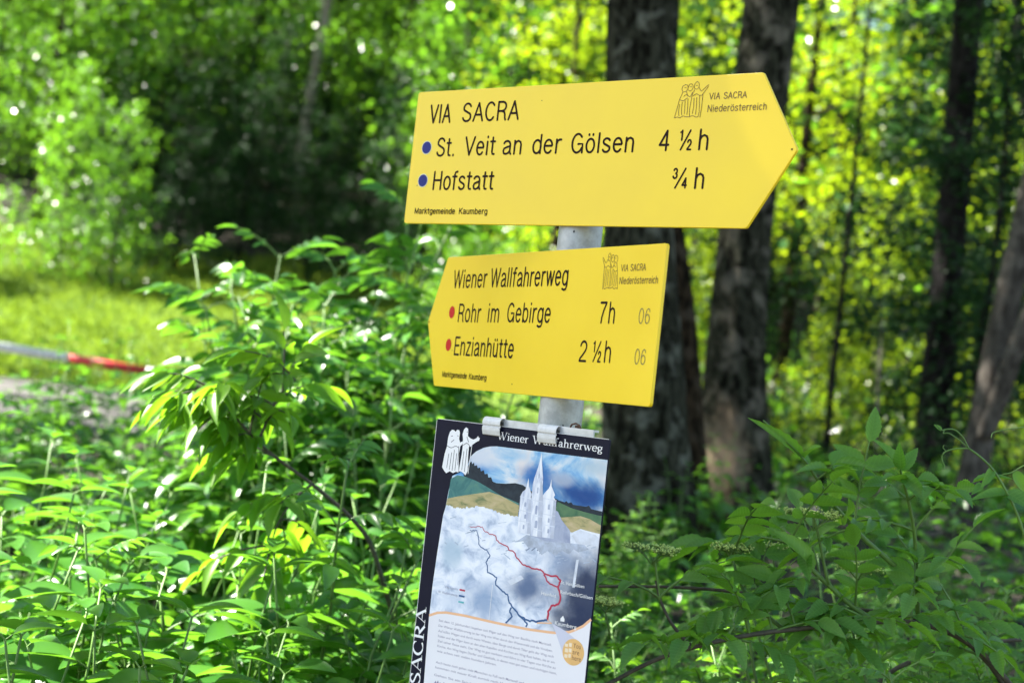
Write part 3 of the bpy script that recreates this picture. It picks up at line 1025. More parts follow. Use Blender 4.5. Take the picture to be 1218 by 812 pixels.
for k in range(46):
    x_, z_ = random.uniform(-136, 112), random.uniform(-176, -124)
    if -20 < x_ < 78 and z_ > -142:
        z_ -= 26
    l_ = random.uniform(4, 15)
    a_ = random.choice((.5, .35, -.6, 1.57, .45))
    ribbon(mb, [(x_, z_), (min(x_ + l_ * math.cos(a_), 117), z_ + l_ * math.sin(a_) * .7)], random.uniform(.5, 1.5), -.40 - k * .001)
mb.build('brush_stroke', p_stroke, pb, smooth=False)
mb = MB()
for k in range(9):
    ribbon(mb, [(4 + k * 9, -160 + k * 1.4), (26 + k * 6.5, -141 - k * .3)], 1.6, -.46 - k * .001)
mb.build('roof_stroke', p_roofline, pb, smooth=False)
printed('painted_house', [[(74.9, -130.0), (87.5, -121.5), (112, -124), (RE, -128), (RE, -138), (83.9, -139)], [(-22, -204), (0, -193), (5, -197), (-15, -209)], [(86, -160), (90, -159), (88, -196), (84, -196)]], p_pale, -.47)
# the church of the painting: nave, two domed towers, a tall spire
printed('painted_nave', [[(40, -99), (49.3, -102), (56.6, -112), (71.5, -124), (74, -140), (36.2, -143), (7.9, -139), (3.5, -103)]], p_shadow, -.49)
printed('painted_tower', [[(-4.0, -64), (-2.2, -74.5), (1.1, -80), (4.0, -85), (2.8, -88.5), (4, -92), (9, -137), (-13.5, -138), (-14.4, -91), (-14.1, -88), (-11.5, -83), (-7.4, -79.8), (-5.8, -74.4)],
    [(33.5, -61), (34.8, -70), (38.4, -75.5), (42, -81), (40, -84), (45, -89), (47, -138), (27.5, -138.6), (23, -88), (22, -84.2), (26.5, -78.2), (30.5, -74), (32.4, -70)]], p_stone, -.52)
printed('painted_spire', [[(13.1, -28), (15.5, -42), (19.8, -61), (20.4, -71), (23.3, -92), (27, -139), (9, -139), (4, -92), (4.0, -71), (5.5, -63), (9.7, -48), (11.8, -38)]], p_stone, -.55)
printed('painted_roof', [[(2, -139), (30, -139), (74, -140), (96, -139), (104, -144), (88, -150), (80, -147), (74, -155), (62, -151), (52, -160), (40, -154), (30, -162), (20, -153), (8, -156), (-2, -148), (-12, -149)], [(52, -120), (71.5, -125), (74, -140), (56, -141)]], p_town2, -.485)
printed('painted_shade', [[(4, -92), (9, -137), (3, -137.4), (-.5, -91)], [(45, -89), (47, -138), (41, -138), (40.5, -88)], [(18, -64), (20.4, -71), (23.3, -92), (27, -139), (20, -139), (17, -92), (16, -66)]], p_shade2, -.565)
mb = MB()
for k, (xa, xb, z_) in enumerate(((-15, 4.6, -90), (-14.8, 7, -108), (-14.2, 8.6, -122), (22.5, 45.4, -87.5), (26, 46, -108), (27, 46.6, -122), (4, 23, -92), (6, 26, -112), (8, 26.6, -130))):
    ribbon(mb, [(xa, z_), (xb, z_ - .4)], .9, -.57 - k * .001)
mb.build('painted_cornice', p_pale, pb, smooth=False)
mb = MB()
for k, (cx, c0, c1, wd) in enumerate([(-5, -96, -102, 3), (-3, -112, -118, 3), (34, -94, -101, 3), (36, -112, -118, 3), (13, -74, -82, 2.4), (14, -98, -110, 3.4), (16, -118, -128, 4.5), (-4, -126, -132, 3), (37, -126, -132, 3), (13, -56, -62, 1.6)]):
    poly(mb, [(cx - wd / 2, c1), (cx + wd / 2, c1), (cx + wd / 2, c0 - 1), (cx, c0), (cx - wd / 2, c0 - 1)], -.58)
for k in range(9):
    ribbon(mb, [(52 + k * 2.4, -118 - k * 1.6), (52.4 + k * 2.4, -136)], .5, -.58)
mb.build('painted_window', p_shadow, pb, smooth=False)
# map lines
RB = [(-94.9, -140.8), (-71.3, -138.7), (-70.0, -143.6), (-47.5, -148.1), (-46.5, -153.6), (-26.3, -158.5), (-24.6, -161.9), (-14.6, -164.1), (-12.3, -169.8), (-0.8, -177.7), (16.1, -181.2), (35.5, -181.9), (37.4, -185.2), (53.6, -186.3), (54.9, -184.9), (65.8, -190.3), (61.5, -198.0), (64.8, -205.7), (68.0, -214.6), (66.7, -220.6), (54.2, -225.0), (50.6, -231.5), (50.1, -243.8)]
BB = [(-94.2, -145.8), (-81.8, -145.2), (-77.5, -153.0), (-77.0, -163.2), (-59.9, -169.4), (-55.5, -174.8), (-61.1, -184.2), (-57.6, -187.3), (-56.1, -198.0), (-40.2, -201.7), (-41.4, -211.5), (-32.2, -216.1), (-17.5, -223.5), (-15.1, -230.3), (-9.7, -236.6), (-1.7, -240.1), (2.0, -245.4), (17.6, -250.0), (32.3, -249.2), (50.2, -244.5)]


def wob(p, k=4, a=.9):
    q = smooth_line(p, k)
    q[1:-1] += np.array([[random.uniform(-a, a), random.uniform(-a, a)] for _ in q[1:-1]])
    return q


mb = MB()
q = wob(RB)
ribbon(mb, q, np.linspace(.8, 3.0, len(q)), -.62)
ribbon(mb, wob([(36.9, -186.4), (44.5, -194.7), (52.2, -197.8), (61.6, -198.7)]), 1.9, -.63)
mb.build('red_route', p_red, pb, smooth=False)
mb = MB()
q = wob(BB)
ribbon(mb, q, np.linspace(1.0, 2.6, len(q)), -.64)
ribbon(mb, wob([(-10.1, -237.9), (-12.9, -243.0), (-7.2, -248.7), (-17.3, -259.5)], 4, .4), 2.2, -.65)
ribbon(mb, wob([(2.3, -245), (8.3, -248.0), (18.7, -254.5), (16.6, -258.9)], 4, .4), 2.2, -.66)
mb.build('blue_route', p_blue, pb, smooth=False)
# white text panel below the orange curve
cv = smooth_line([(-149.9, -271.5), (-136, -265.5), (-120.2, -262.5), (-88.4, -261.4), (-32.3, -262.0), (22.0, -261.4), (62.8, -258.8), (88.1, -253.3), (106.7, -243.1), (RE, -231.9)], 4)
printed('text_panel', [list(map(tuple, cv)) + [(RE, PB + 4), (-145.5, PB + 4), (-146.7, -364.8), (-149, -300)]], p_paper, -.68)
mb = MB()
ribbon(mb, cv, 3.4, -.72)
ribbon(mb, [(50.5, -243.8), (58, -247), (40, -249.6), (34, -251)], 1.6, -.73)
mb.build('orange_curve', p_orange, pb, smooth=False)
printed('locator_wedge', [[(57.8, -246.8), (63.8, -255.1), (76.6, -276.3), (84.2, -291), (109.6, -266), (80.9, -253.4)]], p_wedge, -.76)
mb = MB()
disc(mb, (96.3, -278), 17, -.80, 40)
mb.build('locator_badge', p_disc, pb, smooth=False)
mb = MB()
for a, b, c, d in ((82, 87, -273, -269), (88.5, 93, -272, -267), (83, 88, -280, -275), (89, 93.5, -279, -274), (83, 88, -287, -282.5), (89.3, 93, -286, -281)):
    poly(mb, [(a, c), (b, c), (b, d), (a, d)], -.84)
mb.build('badge_print', pmat('pale badge print', (.8, .66, .48), rough=.5), pb, smooth=False)
mb = MB()
for wd_, v_ in (('You', -272.2), ('are', -280.4), ('here', -288.0)):
    text_into(mb, wd_, 95.3, 95.3 + {'You': 12, 'are': 10.5, 'here': 14}[wd_], v_, 6.2, -.84)
mb.build('badge_lettering', p_brown, pb, smooth=False)
mb = MB()
for body, u0, u1, v0, cap in (('St. Veit/Gölsen', 66, 103.1, -194.2, 4.2), ('Rohrbach/Gölsen', 66.5, 117.6, -206.6, 4.4), ('Hainfeld', 36.5, 60, -213.0, 4.2), ('Kaumberg', 62.9, 97.3, -248, 5.0)):
    text_into(mb, body, u0, u1, v0, cap, -.86)
poly(mb, [(71, -238.5), (74.5, -234.5), (77.5, -238.5), (77.5, -242), (71, -242)], -.86)
ribbon(mb, [(-45.5, -213), (-45.5, -262)], .7, -.66)
mb.build('place_name', white_ink, pb, smooth=False)
mb = MB()
text_into(mb, 'Via Sacra', -128, -104, -229.4, 3.2, -.86)
text_into(mb, 'W. Wallfahrerweg', -138.5, -104, -237.8, 3.2, -.86)
mb.build('legend_lettering', p_faint, pb, smooth=False)
for m_, v_ in ((p_red, -228.0), (p_blue, -236.2), (p_tealink, -244.4)):
    mb = MB()
    ribbon(mb, [(-101, v_), (-91.3, v_)], 2.3, -.86)
    mb.build('legend_key', m_, pb, smooth=False)
mb = MB()
LN = ['Seit dem 12. Jahrhundert begeben sich Pilger auf den Weg zur Basilika nach Mariazell.', 'Der Wiener Wallfahrerweg ist der Weg von Wien durch den Wienerwald und die Voralpen.',
      'Auf stillen Wegen und durch weite Wiesen, über Berge und durch Täler geht der Weg nach', 'Süden und der Pilger kann an den alten Kapellen und Kirchen am Weg Rast halten, bis er am',
      'Ziel seiner Reise steht. Der Weg ist gut markiert und führt in vier Tagen von Kirche zu', 'Kirche. Am Weg liegen Dörfer und Gasthöfe, in denen man gut essen und nächtigen kann,', 'wie schon seit vielen hundert Jahren.']
ys_ = [-277, -284.2, -291.2, -298.2, -305.0, -311.8, -318.6]
for k, (l_, y_) in enumerate(zip(LN, ys_)):
    text_into(mb, l_, -131.7 + .4 * k, (61.2 + 2.5 * k if k < 6 else -25), y_ + .5, 3.1, -.72)
for l_, a, b, y_ in (('Auch heute noch gehen viele Menschen zu Fuß nach Mariazell und', -129.2, 22.7, -333.5), ('kommen mit neuer Kraft zurück nach Hause.', -129.1, 2.9, -340.5), ('Gehen Sie ein Stück des Weges mit uns und', -129.8, 20, -351), ('lassen Sie sich begleiten.', -112, -40, -359.5)):
    text_into(mb, l_, a, b, y_, 3.1, -.72)
mb.build('paragraph', p_grey, pb, smooth=False)
mb = MB()
for k, (dx, dy) in enumerate(((0, 0), (4, 1), (8, -.5))):
    poly(mb, [(-129 + dx, -368), (-128 + dx, -360 + dy), (-126 + dx, -357 + dy), (-124.6 + dx, -360 + dy), (-124.5 + dx, -368)], -.72 - .01 * k)
mb.build('small_emblem', p_grey, pb, smooth=False)


# serif capitals and small letters drawn with a broad nib: thick stems, thin hairlines, bracket serifs
def ell(cx, cy, rx, ry, a0, a1, n=14):
    return [(cx + rx * math.cos(R(a)), cy + ry * math.sin(R(a))) for a in np.linspace(a0, a1, n)]


GL = {  # glyph: advance, [(stroke points, thin weight, thick weight)], [serif (x, y, half width)]
    'W': (1.04, [([(.06, 1), (.30, 0)], 't'), ([(.30, 0), (.53, .92)], 'n'), ([(.45, 1), (.70, 0)], 't'), ([(.70, 0), (.96, 1)], 'n')], [(.06, 1, .13), (.46, 1, .12), (.95, 1, .11)]),
    'V': (.74, [([(.07, 1), (.36, 0)], 't'), ([(.36, 0), (.64, 1)], 'n')], [(.08, 1, .14), (.64, 1, .12)]),
    'I': (.40, [([(.20, 0), (.20, 1)], 't')], [(.20, 0, .17), (.20, 1, .17)]),
    'A': (.74, [([(.08, 0), (.36, 1)], 'n'), ([(.34, 1), (.64, 0)], 't'), ([(.18, .34), (.54, .34)], 'n')], [(.09, 0, .12), (.64, 0, .14)]),
    'S': (.56, [(ell(.27, .75, .19, .23, 30, 180) + [(.14, .62), (.27, .52), (.40, .42)] + ell(.27, .24, .21, .24, 30, -150), 'c'), ([(.45, .98), (.44, .72)], 'n'), ([(.06, .02), (.07, .30)], 'n')], []),
    'C': (.68, [(ell(.38, .5, .32, .5, 48, 312, 24), 'c'), ([(.60, .98), (.60, .70)], 'n')], []),
    'R': (.74, [([(.17, 0), (.17, 1)], 't'), ([(.17, .97), (.34, .97)] + ell(.34, .74, .22, .23, 90, -90, 12) + [(.17, .50)], 'c'), ([(.32, .50), (.66, .0)], 't')], [(.17, 0, .15), (.14, 1, .12), (.67, 0, .10)]),
    'i': (.30, [([(.15, 0), (.15, .62)], 't'), ([(.15, .80), (.15, .92)], 't')], [(.15, 0, .12), (.10, .62, .07)]),
    'e': (.50, [([(.08, .36), (.43, .36)], 'n'), ([(.43, .36)] + ell(.26, .33, .20, .32, 10, 320, 18), 'c')], []),
    'n': (.58, [([(.14, 0), (.14, .64)], 't'), ([(.14, .48), (.22, .60), (.33, .64), (.42, .58), (.44, .46)], 'c'), ([(.44, .48), (.44, 0)], 't')], [(.14, 0, .12), (.44, 0, .12), (.10, .63, .07)]),
    'r': (.44, [([(.14, 0), (.14, .64)], 't'), ([(.14, .44), (.22, .58), (.34, .63), (.38, .58)], 'c')], [(.14, 0, .13), (.10, .63, .07)]),
    'a': (.50, [([(.10, .50), (.18, .62), (.30, .63), (.36, .52)], 'c'), ([(.36, .54), (.36, .08), (.45, .02)], 't'), ([(.36, .38), (.20, .32), (.09, .22), (.09, .10), (.16, .02), (.28, .05), (.36, .14)], 'c')], []),
    'l': (.30, [([(.15, 0), (.15, 1.04)], 't')], [(.15, 0, .12), (.10, 1.03, .07)]),
    'f': (.36, [([(.15, 0), (.15, .80), (.20, .98), (.30, 1.04), (.38, .98)], 't'), ([(.04, .62), (.30, .62)], 'n')], [(.15, 0, .12)]),
    'h': (.58, [([(.14, 0), (.14, 1.04)], 't'), ([(.14, .48), (.22, .60), (.33, .64), (.42, .58), (.44, .46)], 'c'), ([(.44, .48), (.44, 0)], 't')], [(.14, 0, .12), (.44, 0, .12), (.10, 1.03, .07)]),
    'w': (.78, [([(.06, .63), (.23, 0)], 't'), ([(.23, 0), (.39, .58)], 'n'), ([(.35, .63), (.53, 0)], 't'), ([(.53, 0), (.71, .63)], 'n')], [(.06, .63, .10), (.36, .63, .09), (.71, .63, .09)]),
    'g': (.52, [(ell(.24, .43, .17, .20, 0, 360, 20), 'c'), ([(.38, .56), (.48, .62)], 'n'), ([(.14, .25), (.10, .14), (.20, .08), (.38, .04), (.45, -.08), (.38, -.20), (.22, -.24), (.09, -.18), (.08, -.08), (.18, .04)], 'c')], []),
}


def serif_text(mb, body, origin, width, cap, y, rot=0.0, tw=.135, nw=.045):
    adv = sum(GL[c][0] if c != ' ' else .34 for c in body)
    sx = width / adv
    c_, s_ = math.cos(rot), math.sin(rot)
    z = 0

    def put(pts, wd):
        nonlocal z
        p = np.array(pts, float)
        ribbon_ = MB()
        q = np.stack([p[:, 0] * sx, p[:, 1] * cap], 1)
        q = np.stack([origin[0] + c_ * q[:, 0] - s_ * q[:, 1], origin[1] + s_ * q[:, 0] + c_ * q[:, 1]], 1)
        ribbon(mb, q, wd * cap, y - z)
        z += .002
    x0 = 0
    for ch in body:
        if ch == ' ':
            x0 += .34
            continue
        a, strokes, serifs = GL[ch]
        for pts, kind in strokes:
            p = np.array(pts, float) + [x0, 0]
            if kind == 'c':
                t_ = norm(np.gradient(p, axis=0))
                wd = nw + (tw - nw) * np.abs(t_[:, 1]) ** 1.2
            else:
                wd = np.full(len(p), tw if kind == 't' else nw)
            put(p, wd)
        for sx_, sy_, hw in serifs:
            yy = sy_ + (.022 if sy_ < .3 else -.022)
            put([(x0 + sx_ - hw, yy), (x0 + sx_ + hw, yy)], .045)
        x0 += a


mb = MB()
serif_text(mb, 'Wiener', (-63.5, -18.0), 53, 10.6, -.2, tw=.15, nw=.06)
serif_text(mb, 'Wallfahrerweg', (-3.8, -17.5), 113.5, 10.6, -.2, tw=.15, nw=.06)
mb.build('title_lettering', white_ink, pb, smooth=False)
mb = MB()
serif_text(mb, 'VIA SACRA', (-153.2, -437.5), 175, 17.5, -.2, rot=math.pi / 2 + .02, tw=.20, nw=.055)
mb.build('side_lettering', white_ink, pb, smooth=False)
# the three wayfarers in white with fine dark folds
mb = MB()
poly(mb, [(-154.4, -66), (-152.5, -48), (-149.5, -36), (-149.2, -24), (-147, -16), (-143.5, -12.6), (-139.5, -13), (-137, -15), (-134.5, -11.8), (-130.8, -12), (-129, -15.5), (-129.4, -24), (-127, -29), (-122.6, -26.5), (-122, -30), (-126, -34), (-127, -44), (-124.4, -70), (-129, -69.5), (-134, -72), (-140, -70), (-146, -73.5), (-149.6, -71)], -.9)
poly(mb, [(-123.4, -60), (-122, -45), (-121.6, -34), (-122.4, -24), (-124.2, -17), (-122.6, -10.5), (-119.4, -7), (-115.4, -8.5), (-114.6, -13), (-114.4, -18.5), (-109, -21.6), (-104, -22.5), (-99, -20), (-96.5, -16.8), (-95.6, -18.6), (-93.2, -19.4), (-94, -22.8), (-99, -25.5), (-104, -29), (-108, -33), (-110.6, -31), (-110.4, -46), (-108.4, -66), (-111.5, -72.5), (-115.5, -70), (-120, -68), (-124.2, -68.5)], -.91)
ribbon(mb, [(-105.8, -31), (-107.4, -70)], .9, -.92)
mb.build('pilgrim_emblem', white_ink, pb, smooth=False)
mb = MB()
for k, ln in enumerate([[(-146, -66), (-145, -46)], [(-141, -68), (-140, -44)], [(-136, -69), (-135.6, -40)], [(-131, -68), (-131, -44)], [(-149, -36), (-141, -38), (-134, -34), (-129, -36)], [(-144, -22), (-141, -21)], [(-133, -20), (-131, -20)], [(-128.5, -34), (-127, -60)],
                        [(-119, -66), (-118.6, -40)], [(-114, -68), (-113.6, -36)], [(-121, -32), (-115, -28), (-110, -31)], [(-117, -13), (-115.6, -13.4)], [(-116, -20), (-112, -27)], [(-143, -30), (-138, -26)]]):
    ribbon(mb, smooth_line(ln, 2), .8, -.95 - .005 * k)
mb.build('emblem_line', navy, pb, smooth=False)

# rail behind the poster's top edge and its two clips
zinc = pmat('rail zinc', (.55, .57, .60), rough=.4, metal=.4, var=.25, scale=40)
rail = empty('rail_group', (0, 0, 0))
bpy.data.objects.remove(rail)
mrot = Matrix.Translation((0.0451 - PX, 2.1587 - PY, -0.0319 + CAMZ)) @ Matrix.Rotation(-0.6544, 4, 'Z') @ Matrix.Rotation(.0093, 4, 'X')
mb = MB().box((-.062, .0032, -.006), (.090, .0062, .0095)).box((-.062, .0062, .0065), (.090, .016, .0095))
rl = mb.build('rail', zinc, post, smooth=False)
rl.matrix_local = mrot
mb = MB().tube([(.052, .004, .0095), (.054, .004, .0135), (.060, .004, .0155), (.066, .004, .0135), (.069, .004, .0095)], .0013, 8)
mb.tube([(.060, .010, .0096), (.060, .010, .013)], .004, 6)
hk = mb.build('hook', pmat('rusty wire', (.12, .06, .035), rough=.7, var=.4, scale=300), post)
hk.matrix_local = mrot
clip_m = pmat('clip enamel', (.66, .66, .66), rough=.42, var=.12, scale=150)


def clip(u, v, label):
    c = empty('spring_clip', (0, 0, 0), 0, label, 'clip', 'clips on the top edge of the poster')
    c.matrix_world = Matrix.Translation((0.0451, 2.1587, -0.0319 + CAMZ)) @ Matrix.Rotation(-0.6544, 4, 'Z') @ Matrix.Rotation(.0093, 4, 'X') @ Matrix.Translation((u / 1000, 0, v / 1000))
    prof = [(9, -9), (9.2, -2)] + [(2.0 + 7.2 * math.cos(R(a)), 1.5 + 6.6 * math.sin(R(a))) for a in np.linspace(10, 172, 12)] + [(-5.2, -.5), (-3.2, -2.6), (-2.9, -3.6), (-4.6, -4.8), (-4.4, -9), (-2.6, -14.4), (-1.2, -14.8)]
    p = np.array(prof)
    t_ = norm(np.gradient(p, axis=0))
    n_ = np.stack([t_[:, 1], -t_[:, 0]], 1)
    ring = np.concatenate([p, (p + n_ * 1.1)[::-1]])
    n = len(ring)
    mb = MB()
    vs = []
    for uu in (-15, 15):
        vs.append(np.stack([np.full(n, uu), ring[:, 0], ring[:, 1]], 1))
    i = np.arange(n)
    mb.add(np.concatenate(vs) / 1000, [np.stack([i, (i + 1) % n, (i + 1) % n + n, i + n], 1)])
    m = len(p)
    e = []
    for s_ in range(m - 1):
        e += [(s_, s_ + 1, n - 2 - s_, n - 1 - s_), (n + n - 1 - s_, n + n - 2 - s_, n + s_ + 1, n + s_)]
    mb.f.append(np.array(e)); mb.m.append(np.zeros(len(e), int))
    mb.build('clamp', clip_m, c, smooth=False)
    MB().tube([(-.0145, .0025, .0015), (.0145, .0025, .0015)], .0022, 8).build('pin', pmat('dark pin', (.03, .03, .03), rough=.6), c)
    return c


clip(-72.5, 2.2, 'light grey metal clip left of the poster title')
clip(21.5, .8, 'light grey metal clip covering letters of the poster title')

#%%TREES
# ------------------------------------------------------------------ barrier across the forest road
a0, a1 = np.array([-5.6, 8.75, 1.79]), np.array([-1.62, 9.0, 1.555])
bar = empty('road_barrier', (-3.0, 8.9, 0), 0, 'low red and white striped barrier bar lying across the forest road', 'barrier')
segs = [0, .30, .797, .905, 1.0]
wm = pmat('worn white paint', (.74, .72, .70), rough=.5, var=.25, scale=18)
rm = pmat('barrier red', (.45, .02, .02), rough=.5, var=.25, scale=18)
for k in range(len(segs) - 1):
    p0, p1 = a0 + (a1 - a0) * segs[k], a0 + (a1 - a0) * segs[k + 1]
    MB().tube([p0 - bar.location, p1 - bar.location], .026, 14).build('white_section' if k % 2 else 'red_section', wm if k % 2 else rm, bar)
for s in (.05, .97):
    p = a0 + (a1 - a0) * s
    g_ = float(ground(p[0], p[1]))
    b = np.array(bar.location)
    MB().box((p[0] - b[0] - .04, p[1] - b[1] - .04, g_ - .05), (p[0] - b[0] + .04, p[1] - b[1] + .04, p[2] - .028)).build('support', M['twig'], bar, smooth=False)

# ------------------------------------------------------------------ trees


def bark_tube(pts, rad, sides=40, n=70, ridge=.05, seed=0, flare=0.0):
    p = np.array(pts, float)
    d = np.concatenate([[0], np.cumsum(np.linalg.norm(np.diff(p, axis=0), axis=1))])
    s = np.linspace(0, 1, n) ** 1.3 * d[-1]
    P = np.stack([np.interp(s, d, p[:, k]) for k in range(3)], 1)
    for _ in range(6):
        P[1:-1] = (P[:-2] + P[1:-1] * 2 + P[2:]) / 4
    r = np.interp(s, d, rad)
    r = r + flare * np.exp(-(s / .38))
    th = np.linspace(0, 2 * np.pi, sides, endpoint=False)
    V = np.zeros((n, sides, 3))
    for i in range(n):
        for j in range(sides):
            c, q = math.cos(th[j]), math.sin(th[j])
            w1 = mnoise.noise(Vector((c * 3.2 + seed, q * 3.2, s[i] * 1.1)))
            w2 = mnoise.noise(Vector((c * 9 + seed, q * 9, s[i] * 3.0)))
            rr = r[i] * (1 + ridge * (w1 * 1.3 + w2 * .8) + .35 * flare / max(r[i], .01) * math.exp(-s[i] / .3) * math.sin(th[j] * 5 + seed))
            V[i, j] = P[i] + np.array([c, q, 0]) * rr
    i = np.arange(n - 1)[:, None] * sides
    j = np.arange(sides)[None]
    q = np.stack([i + j, i + (j + 1) % sides, i + sides + (j + 1) % sides, i + sides + j], -1).reshape(-1, 4)
    return MB().add(V.reshape(-1, 3), [q]), P, s


def crown(wood, leaf, line, z0, nl, Lf, per, ll, lw, tpl=QUAD, flat=.35, slope=.15, spread=.34, vert=.10, rad=.02, r_t=None):
    """limbs round the trunk line from height fraction z0 up, leaves in loose layered sprays along each"""
    line = np.array(line, float)
    P, D, U, L = [], [], [], []
    a = rng.uniform(0, 6)
    for k in range(nl):
        s = z0 + (1 - z0) * ((k + rng.uniform(0, .8)) / nl)
        p, t_ = along(line, min(.995, s))
        a += 2.4 + rng.normal(0, .4)
        len_ = Lf((s - z0) / (1 - z0)) * rng.uniform(.65, 1.2)
        d = np.array([math.cos(a), math.sin(a), slope + 1.1 * s * s * (1 - flat) + rng.normal(0, .1)])
        pts = arc(p, d, len_, 6, .25)
        wood.tube(pts, np.linspace(rad * (1.1 - s * .6), rad * .15, 7), 5, cap=False)
        n_ = int(per * (len_ / Lf(.3)) ** 1.3 * rng.uniform(.7, 1.25)) + 4
        t = rng.random(n_) ** .72
        i = np.minimum(5, (t * 6).astype(int))
        f = (t * 6 - i)[:, None]
        q = pts[i] * (1 - f) + pts[i + 1] * f
        out = norm(pts[-1] - pts[0])
        side = norm(np.cross(out, UP))
        nc = 9                                              # twigs: leaves bunch round their ends
        tw = rng.uniform(-1, 1, nc)
        tv = rng.normal(0, 1, nc)
        c = rng.integers(0, nc, n_)
        lat = (tw[c] + rng.normal(0, .22, n_)) * spread * len_ * (.35 + .65 * np.sin(np.pi * np.minimum(1, t * .9 + .1)))
        q = q + side * lat[:, None] + UP * ((tv[c] * vert * len_ + rng.normal(0, vert * .45 * len_, n_)) - np.abs(lat) * .12)[:, None]
        P.append(q)
        D.append(out * .7 + side * np.sign(lat)[:, None] * .6 + rv3(n_, .55) - UP * .25)
        U.append(UP * 1.0 + rv3(n_, flat + .15))
        L.append(np.full(n_, ll) * rng.uniform(.6, 1.2, n_))
    P, D, U, L = np.concatenate(P), np.concatenate(D), np.concatenate(U), np.concatenate(L)
    leaf.leaves(tpl, P, D, U, L, L * lw / ll)


def simple_trunk(wood, h, r, wob=.12, n=10):
    pts = np.stack([np.cumsum(rng.normal(0, wob * h / n * .3, n + 1)), np.cumsum(rng.normal(0, wob * h / n * .3, n + 1)), np.linspace(-.3, h, n + 1)], 1)
    pts[:, :2] -= pts[0, :2]
    wood.tube(pts, r * np.linspace(1.15, .12, n + 1), 12)
    return pts


def make_tree(name, h, r, z0, nl, Lf, per, ll, lw, leafm, barkm, **k):
    root = empty(name)
    wood, leaf = MB(), MB()
    ln = simple_trunk(wood, h, r)
    crown(wood, leaf, ln, z0, nl, Lf, per, ll, lw, rad=r * .32, **k)
    wood.build('trunk', barkm, root)
    leaf.build('crown', leafm, root, smooth=False)
    return root


def put(proto, state, x, y, rz, sc, label, cat, group, name=None):
    """first use moves the prototype itself, later uses copy it with its parts"""
    if not state.get(proto.name_full):
        o = proto
        state[proto.name_full] = True
    else:
        o = copy_tree(proto)
    o.location = (x, y, float(ground(x, y)))
    o.rotation_euler = (0, 0, rz)
    o.scale = (sc, sc, sc)
    return tag(o, label, cat, group)


used = {}

# the near trunks, each grown through the points where it stands in the picture
def big_tree(name, px_pts, depth, label, barkm, flare=.05, ridge=.06, top=8.5, crown_n=16, seed=1, leafm=None, z0=.55, per=190, group=None, dy=0.0, sides=44):
    W = [at(x, y, depth) for x, y, _ in px_pts]
    rad = [w_ / 2 / FPX * depth for _, _, w_ in px_pts]
    dirn = norm(W[0] - W[-1])
    W = W[::-1]; rad = rad[::-1]
    base = W[0] - dirn * ((W[0][2] - float(ground(W[0][0], depth)) + .15) / dirn[2])
    up = W[-1] + norm(dirn + np.array([0, 0, .6])) * (top - W[-1][2])
    mid = (W[-1] * .5 + up * .5)
    g_ = float(ground(base[0], base[1]))
    loc = np.array([base[0], base[1], g_])
    pts = [base] + W + [mid, up]
    rr = [rad[0] * 1.02] + rad + [rad[-1] * .72, rad[-1] * .18]
    pts = np.array(pts) - loc
    mb, P, s = bark_tube(pts, rr, sides, 80, ridge, seed, flare)
    root = empty(name, loc, 0, label, 'tree', group)
    if crown_n:
        leaf = MB()
        crown(mb, leaf, P[::8], z0, crown_n, lambda s_: 2.3 * (1.1 - .75 * s_), per, .10, .06, rad=rad[-1] * .3, slope=.25)
        mb.build('trunk', barkm, root)
        leaf.build('crown', leafm or M['tree_leaf'], root, smooth=False)
    else:
        mb.build('trunk', barkm, root)
    return root


big_tree('broadleaf_tree', [(766, 0, 86), (760, 150, 83), (760, 285, 84), (764, 420, 94), (768, 540, 102), (770, 590, 110)], 5.8,
         'thick grey barked tree directly behind the right part of both arrow signs', M['bark'], .025, .05, seed=3, z0=.62)
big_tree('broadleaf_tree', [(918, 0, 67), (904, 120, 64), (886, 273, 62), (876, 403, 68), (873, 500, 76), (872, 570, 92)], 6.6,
         'second thick grey trunk, with a painted sun patch at its foot, right of the lower sign', M['bark_sun_patch'], .03, .055, seed=9, z0=.62)
big_tree('broadleaf_tree', [(790, 240, 34), (803, 330, 38), (812, 420, 40), (814, 520, 44), (815, 600, 52)], 6.35,
         'brown trunk leaning close behind the thick grey barked tree', M['bark_brown'], .03, .07, seed=17, z0=.62, per=120)
big_tree('broadleaf_tree', [(1152, 0, 33), (1141, 150, 34), (1129, 300, 36), (1117, 430, 37), (1108, 530, 38)], 8.4,
         'dark straight trunk wrapped in dark leaves at right', M['bark_dark'], .03, .05, seed=23, leafm=M['tree_leaf'], z0=.6)
t4 = big_tree('leaning_tree', [(1238, 190, 30), (1222, 250, 30), (1203, 335, 31), (1184, 430, 31), (1163, 530, 31), (1152, 600, 34)], 7.0,
         'smooth grey trunk leaning right with a low fork at the picture edge', M['bark_smooth'], .02, .04, seed=31, top=7.5, crown_n=10, z0=.65)
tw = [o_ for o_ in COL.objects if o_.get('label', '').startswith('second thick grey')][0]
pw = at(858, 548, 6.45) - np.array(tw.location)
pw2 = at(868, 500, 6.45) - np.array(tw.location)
add_patches(M['bark_sun_patch'], [((pw[0] * 1000, pw[2] * 1000, 130, 210), (.34, .25, .17), .9), ((pw2[0] * 1000, pw2[2] * 1000, 60, 120), (.16, .12, .085), .6)])  # pale sun patch painted into the bark colour at the trunk's foot
lv = np.array(t4.location)
fk = [at(1170, 520, 6.95), at(1190, 470, 6.9), at(1208, 415, 6.85), at(1235, 350, 6.8), at(1270, 250, 6.7), at(1310, 120, 6.6)]
mb, P_, _ = bark_tube(np.array(fk) - lv, [.042, .042, .038, .034, .026, .01], 16, 30, .04, 5)
mb.build('fork', M['bark_smooth'], t4)
